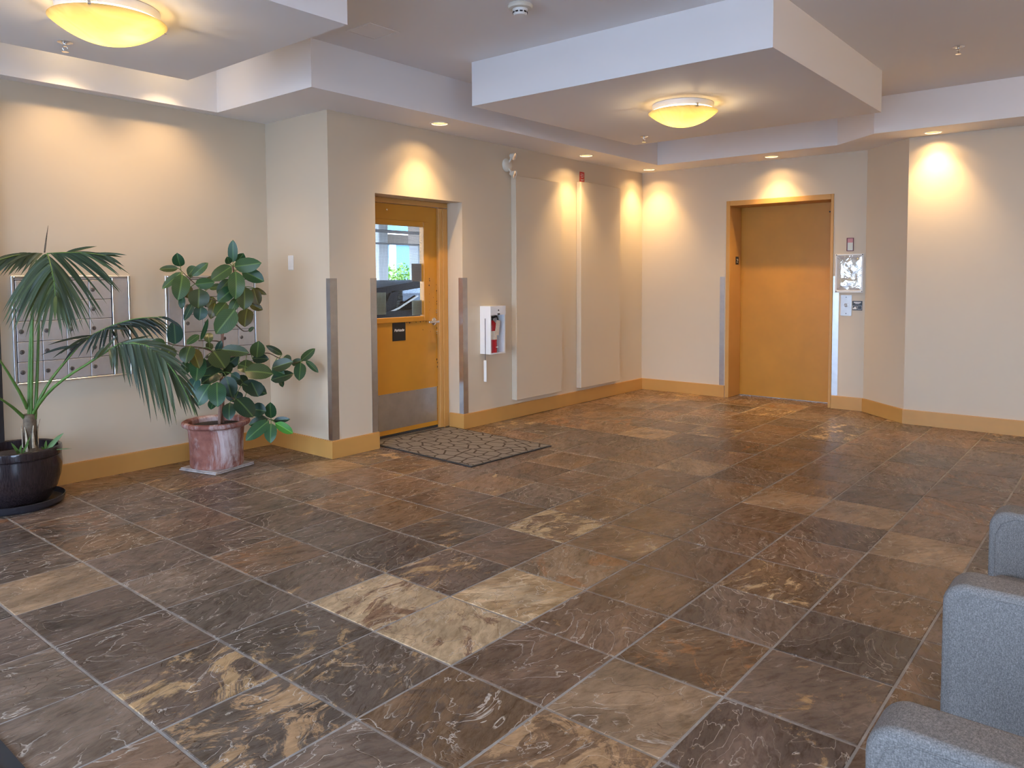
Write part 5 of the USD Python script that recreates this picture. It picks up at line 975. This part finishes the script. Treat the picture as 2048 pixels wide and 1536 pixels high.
for k in range(7):
    a = k * 0.9 + 0.3
    d = np.array([math.cos(a), math.sin(a), 0])
    h0, h1 = rgp.uniform(0.02, 0.10), rgp.uniform(0.17, 0.25)
    pts = [tr_[0] + d * 0.040 + [0, 0, h0], tr_[0] + d * 0.039 + [0, 0, (h0 + h1) / 2], tr_[0] + d * rgp.uniform(0.036, 0.055) + [0, 0, h1]]
    cc = curve(pts, 8)
    s_ = np.cross(d, [0, 0, 1.0])
    w = np.interp(np.linspace(0, 1, 8), [0, 0.4, 1], [0.016, 0.014, 0.003])
    v = np.vstack([cc + s_ * w[:, None], cc - s_ * w[:, None], cc + d * 0.004])
    f = []
    for i in range(7):
        f += [[i, i + 1, 17 + i], [i, 17 + i, 16 + i], [8 + i, 16 + i, 17 + i], [8 + i, 17 + i, 9 + i], [i, 8 + i, 9 + i], [i, 9 + i, i + 1]]
    part(t, 'dry_sheath', trimesh.Trimesh(v, f, process=False), 'dry_sheath', True, world=True, label='dry straw-coloured leaf sheath')
PALM_TONE = [(0.080, 0.115, 0.052), (0.060, 0.100, 0.050), (0.090, 0.118, 0.062), (0.078, 0.105, 0.060), (0.028, 0.042, 0.026), (0.05, 0.09, 0.05), (0.06, 0.11, 0.06)]

def leaflet(b, tp, w, rg):
    b, tp = np.array(b), np.array(tp)
    d = tp - b
    L = np.linalg.norm(d)
    mid = b + d * 0.45 + np.array([0, 0, 0.16 * L * (1 if d[2] < -0.2 * L else 0.4)])
    n = 9
    s = np.linspace(0, 1, n)
    c = ((1 - s) ** 2)[:, None] * b + (2 * s * (1 - s))[:, None] * mid + (s ** 2)[:, None] * tp
    tg = np.gradient(c, axis=0); tg /= np.linalg.norm(tg, axis=1, keepdims=True)
    view = c.mean(0) - EYE + rg.normal(0, 1.0, 3)
    sd = np.cross(tg, view / np.linalg.norm(view)); sd /= np.linalg.norm(sd, axis=1, keepdims=True)
    nn = np.cross(tg, sd)
    ww = w / 2 * np.interp(s, [0, 0.08, 0.35, 0.75, 1], [0.35, 0.75, 1.0, 0.7, 0.03])
    v = np.vstack([c + sd * ww[:, None] + nn * 0.25 * ww[:, None], c, c - sd * ww[:, None] + nn * 0.25 * ww[:, None]])
    f = []
    for i in range(n - 1):
        for a in (0, n):
            f += [[a + i, a + i + 1, a + n + i + 1], [a + i, a + n + i + 1, a + n + i]]
    return trimesh.Trimesh(v, f, process=False)

for k, (rach, lfs) in enumerate(PALM_FRONDS):
    r = np.array(rach)
    tone = np.array(PALM_TONE[k])
    fr = part(t, 'frond', tube(r, np.linspace(0.0105, 0.002, len(r)), 8), 'green_stem', True, world=True)
    lfs = [L for L in lfs if np.linalg.norm(np.array(L[3:6]) - np.array(L[0:3])) > 0.125]
    more = [[(a + b) / 2 + rgp.normal(0, 0.012) * (3 <= q < 6) for q, (a, b) in enumerate(zip(L, M))] for L, M in zip(lfs, lfs[1:]) if np.linalg.norm(np.array(L[3:6]) - np.array(M[3:6])) < 0.20 and np.linalg.norm(np.array(L[0:3]) - np.array(M[0:3])) < 0.07]
    for L in list(lfs) + more:
        m = leaflet(L[0:3], L[3:6], L[6] * rgp.uniform(0.62, 0.95), rgp)
        part(fr, 'leaflet', m, 'palm_leaf', True, world=True, primvars={'tone': tone * rgp.uniform(0.75, 1.3) * np.array([1, 1, rgp.uniform(0.7, 1.3)])})
part(t, 'spear_leaf', tube(curve(PALM_SPEAR, 10), np.interp(np.linspace(0, 1, 10), [0, 0.4, 1], [0.0045, 0.0045, 0.0008]), 6), 'bark', True, world=True, label='brown unopened spear leaf')
for L in PALM_SPROUTS:
    m = leaflet(L[0:3], L[3:6], L[6], rgp)
    part(t, 'sprout', m, 'palm_leaf', True, world=True, label='small green sprout', primvars={'tone': (0.11, 0.20, 0.05)})

# ------------------------------------------------------------------ the parkade seen through the door glass
struct('ground', bx(-40, 60, -40, 60, -0.20, -0.06), 'paving')
struct('trim_2', cat(bx(3.7, 16, YD + 0.27, 11.5, 2.55, 2.75)), 'concrete')               # slab over the parkade
def pillar(label, x, y, w, z1=2.55):
    t = thing('concrete_column', label, 'column', (x, y, -0.06))
    part(t, 'shaft', bx(x - w / 2, x + w / 2, y - w / 2, y + w / 2, -0.06, z1, 0.01), 'white_concrete', False, world=True)
pillar('white concrete column at the left of the door glass view', 8.88, 10.5, 0.21)
pillar('white concrete column at the right of the door glass view', 9.82, 10.5, 0.26)
t = thing('concrete_beam', 'low concrete beam across the parkade opening above the hedge', 'beam', (10.2, 11.3, 2.02))
part(t, 'beam', bx(7.5, 13.5, 11.2, 11.45, 2.03, 2.20, 0.01), 'beam_paint', False, world=True)
t = thing('concrete_beam', 'brown beam end hanging from the parkade ceiling at the upper right of the glass', 'beam', (9.9, 9.4, 1.98))
part(t, 'beam', bx(9.0, 11.0, 9.6, 9.9, 1.92, 2.55, 0.01), 'beam_paint', False, world=True)
t = thing('ceiling_pipe', 'dark pipe under the parkade ceiling, the upper of two', 'pipe', (8.2, 8.6, 2.06))
part(t, 'pipe', cyl((6.0, 8.6, 2.05), (11.0, 8.6, 2.03), 0.022, 14), 'pipe_paint', 30, world=True)
t = thing('ceiling_pipe', 'thin dark pipe under the parkade ceiling, the lower of two', 'pipe', (8.2, 9.3, 1.93))
part(t, 'pipe', cyl((7.0, 9.3, 1.90), (11.0, 9.3, 1.92), 0.014, 14), 'pipe_paint', 30, world=True)

rgh = np.random.default_rng(4)
n = 5200
hx, hy = rgh.uniform(9.4, 12.2, n), rgh.uniform(12.3, 12.9, n)
hz = rgh.uniform(0, 1, n) ** 0.8 * (1.65 + 0.07 * np.sin(hx * 9) + 0.05 * np.sin(hx * 23)) - 0.05
d1_ = rgh.normal(0, 1, (n, 3)); d1_ /= np.linalg.norm(d1_, axis=1, keepdims=True)
d2_ = np.cross(d1_, rgh.normal(0, 1, (n, 3))); d2_ /= np.linalg.norm(d2_, axis=1, keepdims=True)
c = np.stack([hx, hy, hz], 1)
s = rgh.uniform(0.02, 0.045, n)[:, None]
v = np.stack([c - d1_ * s * 1.5, c + d2_ * s * 0.6, c + d1_ * s * 1.5, c - d2_ * s * 0.6], 1).reshape(-1, 3)
f = np.arange(4 * n).reshape(n, 4)
t = thing('hedge', 'sunlit bright green hedge outside the parkade', 'hedge', (10.8, 12.6, -0.06))
part(t, 'foliage', (np.asarray(v) - t.loc, f), 'hedge_leaf', False, kind='stuff')
part(t, 'stem', cat(*[cyl((x, 12.6, -0.06), (x + rgh.uniform(-.1, .1), 12.6, 1.35), 0.012, 6) for x in np.linspace(9.5, 12.1, 16)]), 'twig', 30, world=True, kind='stuff')
t = thing('facade', 'pale blue building front beyond the hedge', 'building', (14.5, 17.5, -0.06))
part(t, 'wall', bx(8, 24, 17, 17.3, -0.06, 6), 'blue_facade', False, world=True)
part(t, 'band', bx(8, 24, 16.93, 17.0, 2.35, 2.75), 'white_concrete', False, world=True)
for k in range(8):
    part(t, 'post', bx(9 + 1.9 * k, 9.25 + 1.9 * k, 16.95, 17.0, -0.06, 2.35), 'white_concrete', False, world=True)

# car parked right behind the door
t = thing('car', 'black car parked in the parkade right behind the door glass', 'car', (7.0, 7.9, -0.06))
Y0, Y1 = 7.05, 8.75
def yext(poly, y0, y1):
    m = ext(poly, 0, y1 - y0)
    return trimesh.Trimesh(np.stack([m.vertices[:, 0], y1 - m.vertices[:, 2], m.vertices[:, 1]], 1), m.faces, process=False)
lower = Polygon([(4.75, 0.16), (4.70, 0.45), (4.80, 0.80), (5.3, 0.90), (8.2, 0.92), (9.0, 0.80), (9.15, 0.5), (9.1, 0.16)]).buffer(0.05, 4)
part(t, 'body', yext(lower, Y0, Y1), 'car_black', 30, world=True)
cab = Polygon([(5.05, 0.88), (5.50, 1.10), (5.95, 1.235), (6.6, 1.315), (7.2, 1.33), (7.7, 1.25), (8.35, 0.90)])
part(t, 'roof', cat(yext(cab.difference(Polygon([(5.45, 0.9), (5.72, 1.08), (6.1, 1.17), (6.7, 1.235), (7.2, 1.245), (7.6, 1.17), (8.05, 0.9)])), Y0 + 0.07, Y1 - 0.07), yext(Polygon([(6.02, 0.90), (6.22, 0.90), (6.32, 1.20), (6.20, 1.20)]), Y0 + 0.07, Y0 + 0.12), yext(Polygon([(7.0, 0.90), (7.1, 0.90), (7.1, 1.24), (7.0, 1.24)]), Y0 + 0.07, Y0 + 0.12)), 'car_black', 30, world=True)
for a in (Polygon([(5.45, 0.9), (5.72, 1.08), (6.1, 1.17), (6.18, 1.18), (6.02, 0.9)]), Polygon([(6.22, 0.9), (6.32, 1.19), (6.7, 1.235), (7.0, 1.24), (7.0, 0.9)]), Polygon([(7.1, 0.9), (7.1, 1.243), (7.2, 1.245), (7.6, 1.17), (8.05, 0.9)])):
    part(t, 'side_window', yext(a, Y0 + 0.085, Y0 + 0.090), 'tinted_pane', False, world=True)
part(t, 'interior', bx(5.3, 8.2, Y0 + 0.80, Y0 + 0.86, 0.5, 1.24), 'car_black', False, world=True)
for x in (6.02, 6.62):
    part(t, 'seat', rbox(x - 0.07, x + 0.07, Y0 + 0.28, Y0 + 0.72, 0.35, 1.12, 0.05).apply_transform(trimesh.transformations.rotation_matrix(0.30, [0, 1, 0], [x, 0, 0.6])), 'seat_blue', 30, world=True)
part(t, 'belt_trim', tube([(6.02, Y0 + 0.06, 0.895), (6.3, Y0 + 0.055, 0.985), (6.62, Y0 + 0.06, 1.13)], 0.013, 8), 'white_metal', 30, world=True)
part(t, 'mirror', rbox(6.55, 6.78, Y0 - 0.17, Y0 - 0.02, 0.93, 1.06, 0.04), 'car_black', 30, world=True)
for wx in (5.45, 8.25):
    for wy in (Y0 + 0.1, Y1 - 0.1):
        part(t, 'wheel', cyl((wx, wy - 0.1, 0.26), (wx, wy + 0.1, 0.26), 0.318, 28), 'rubber', 30, world=True)
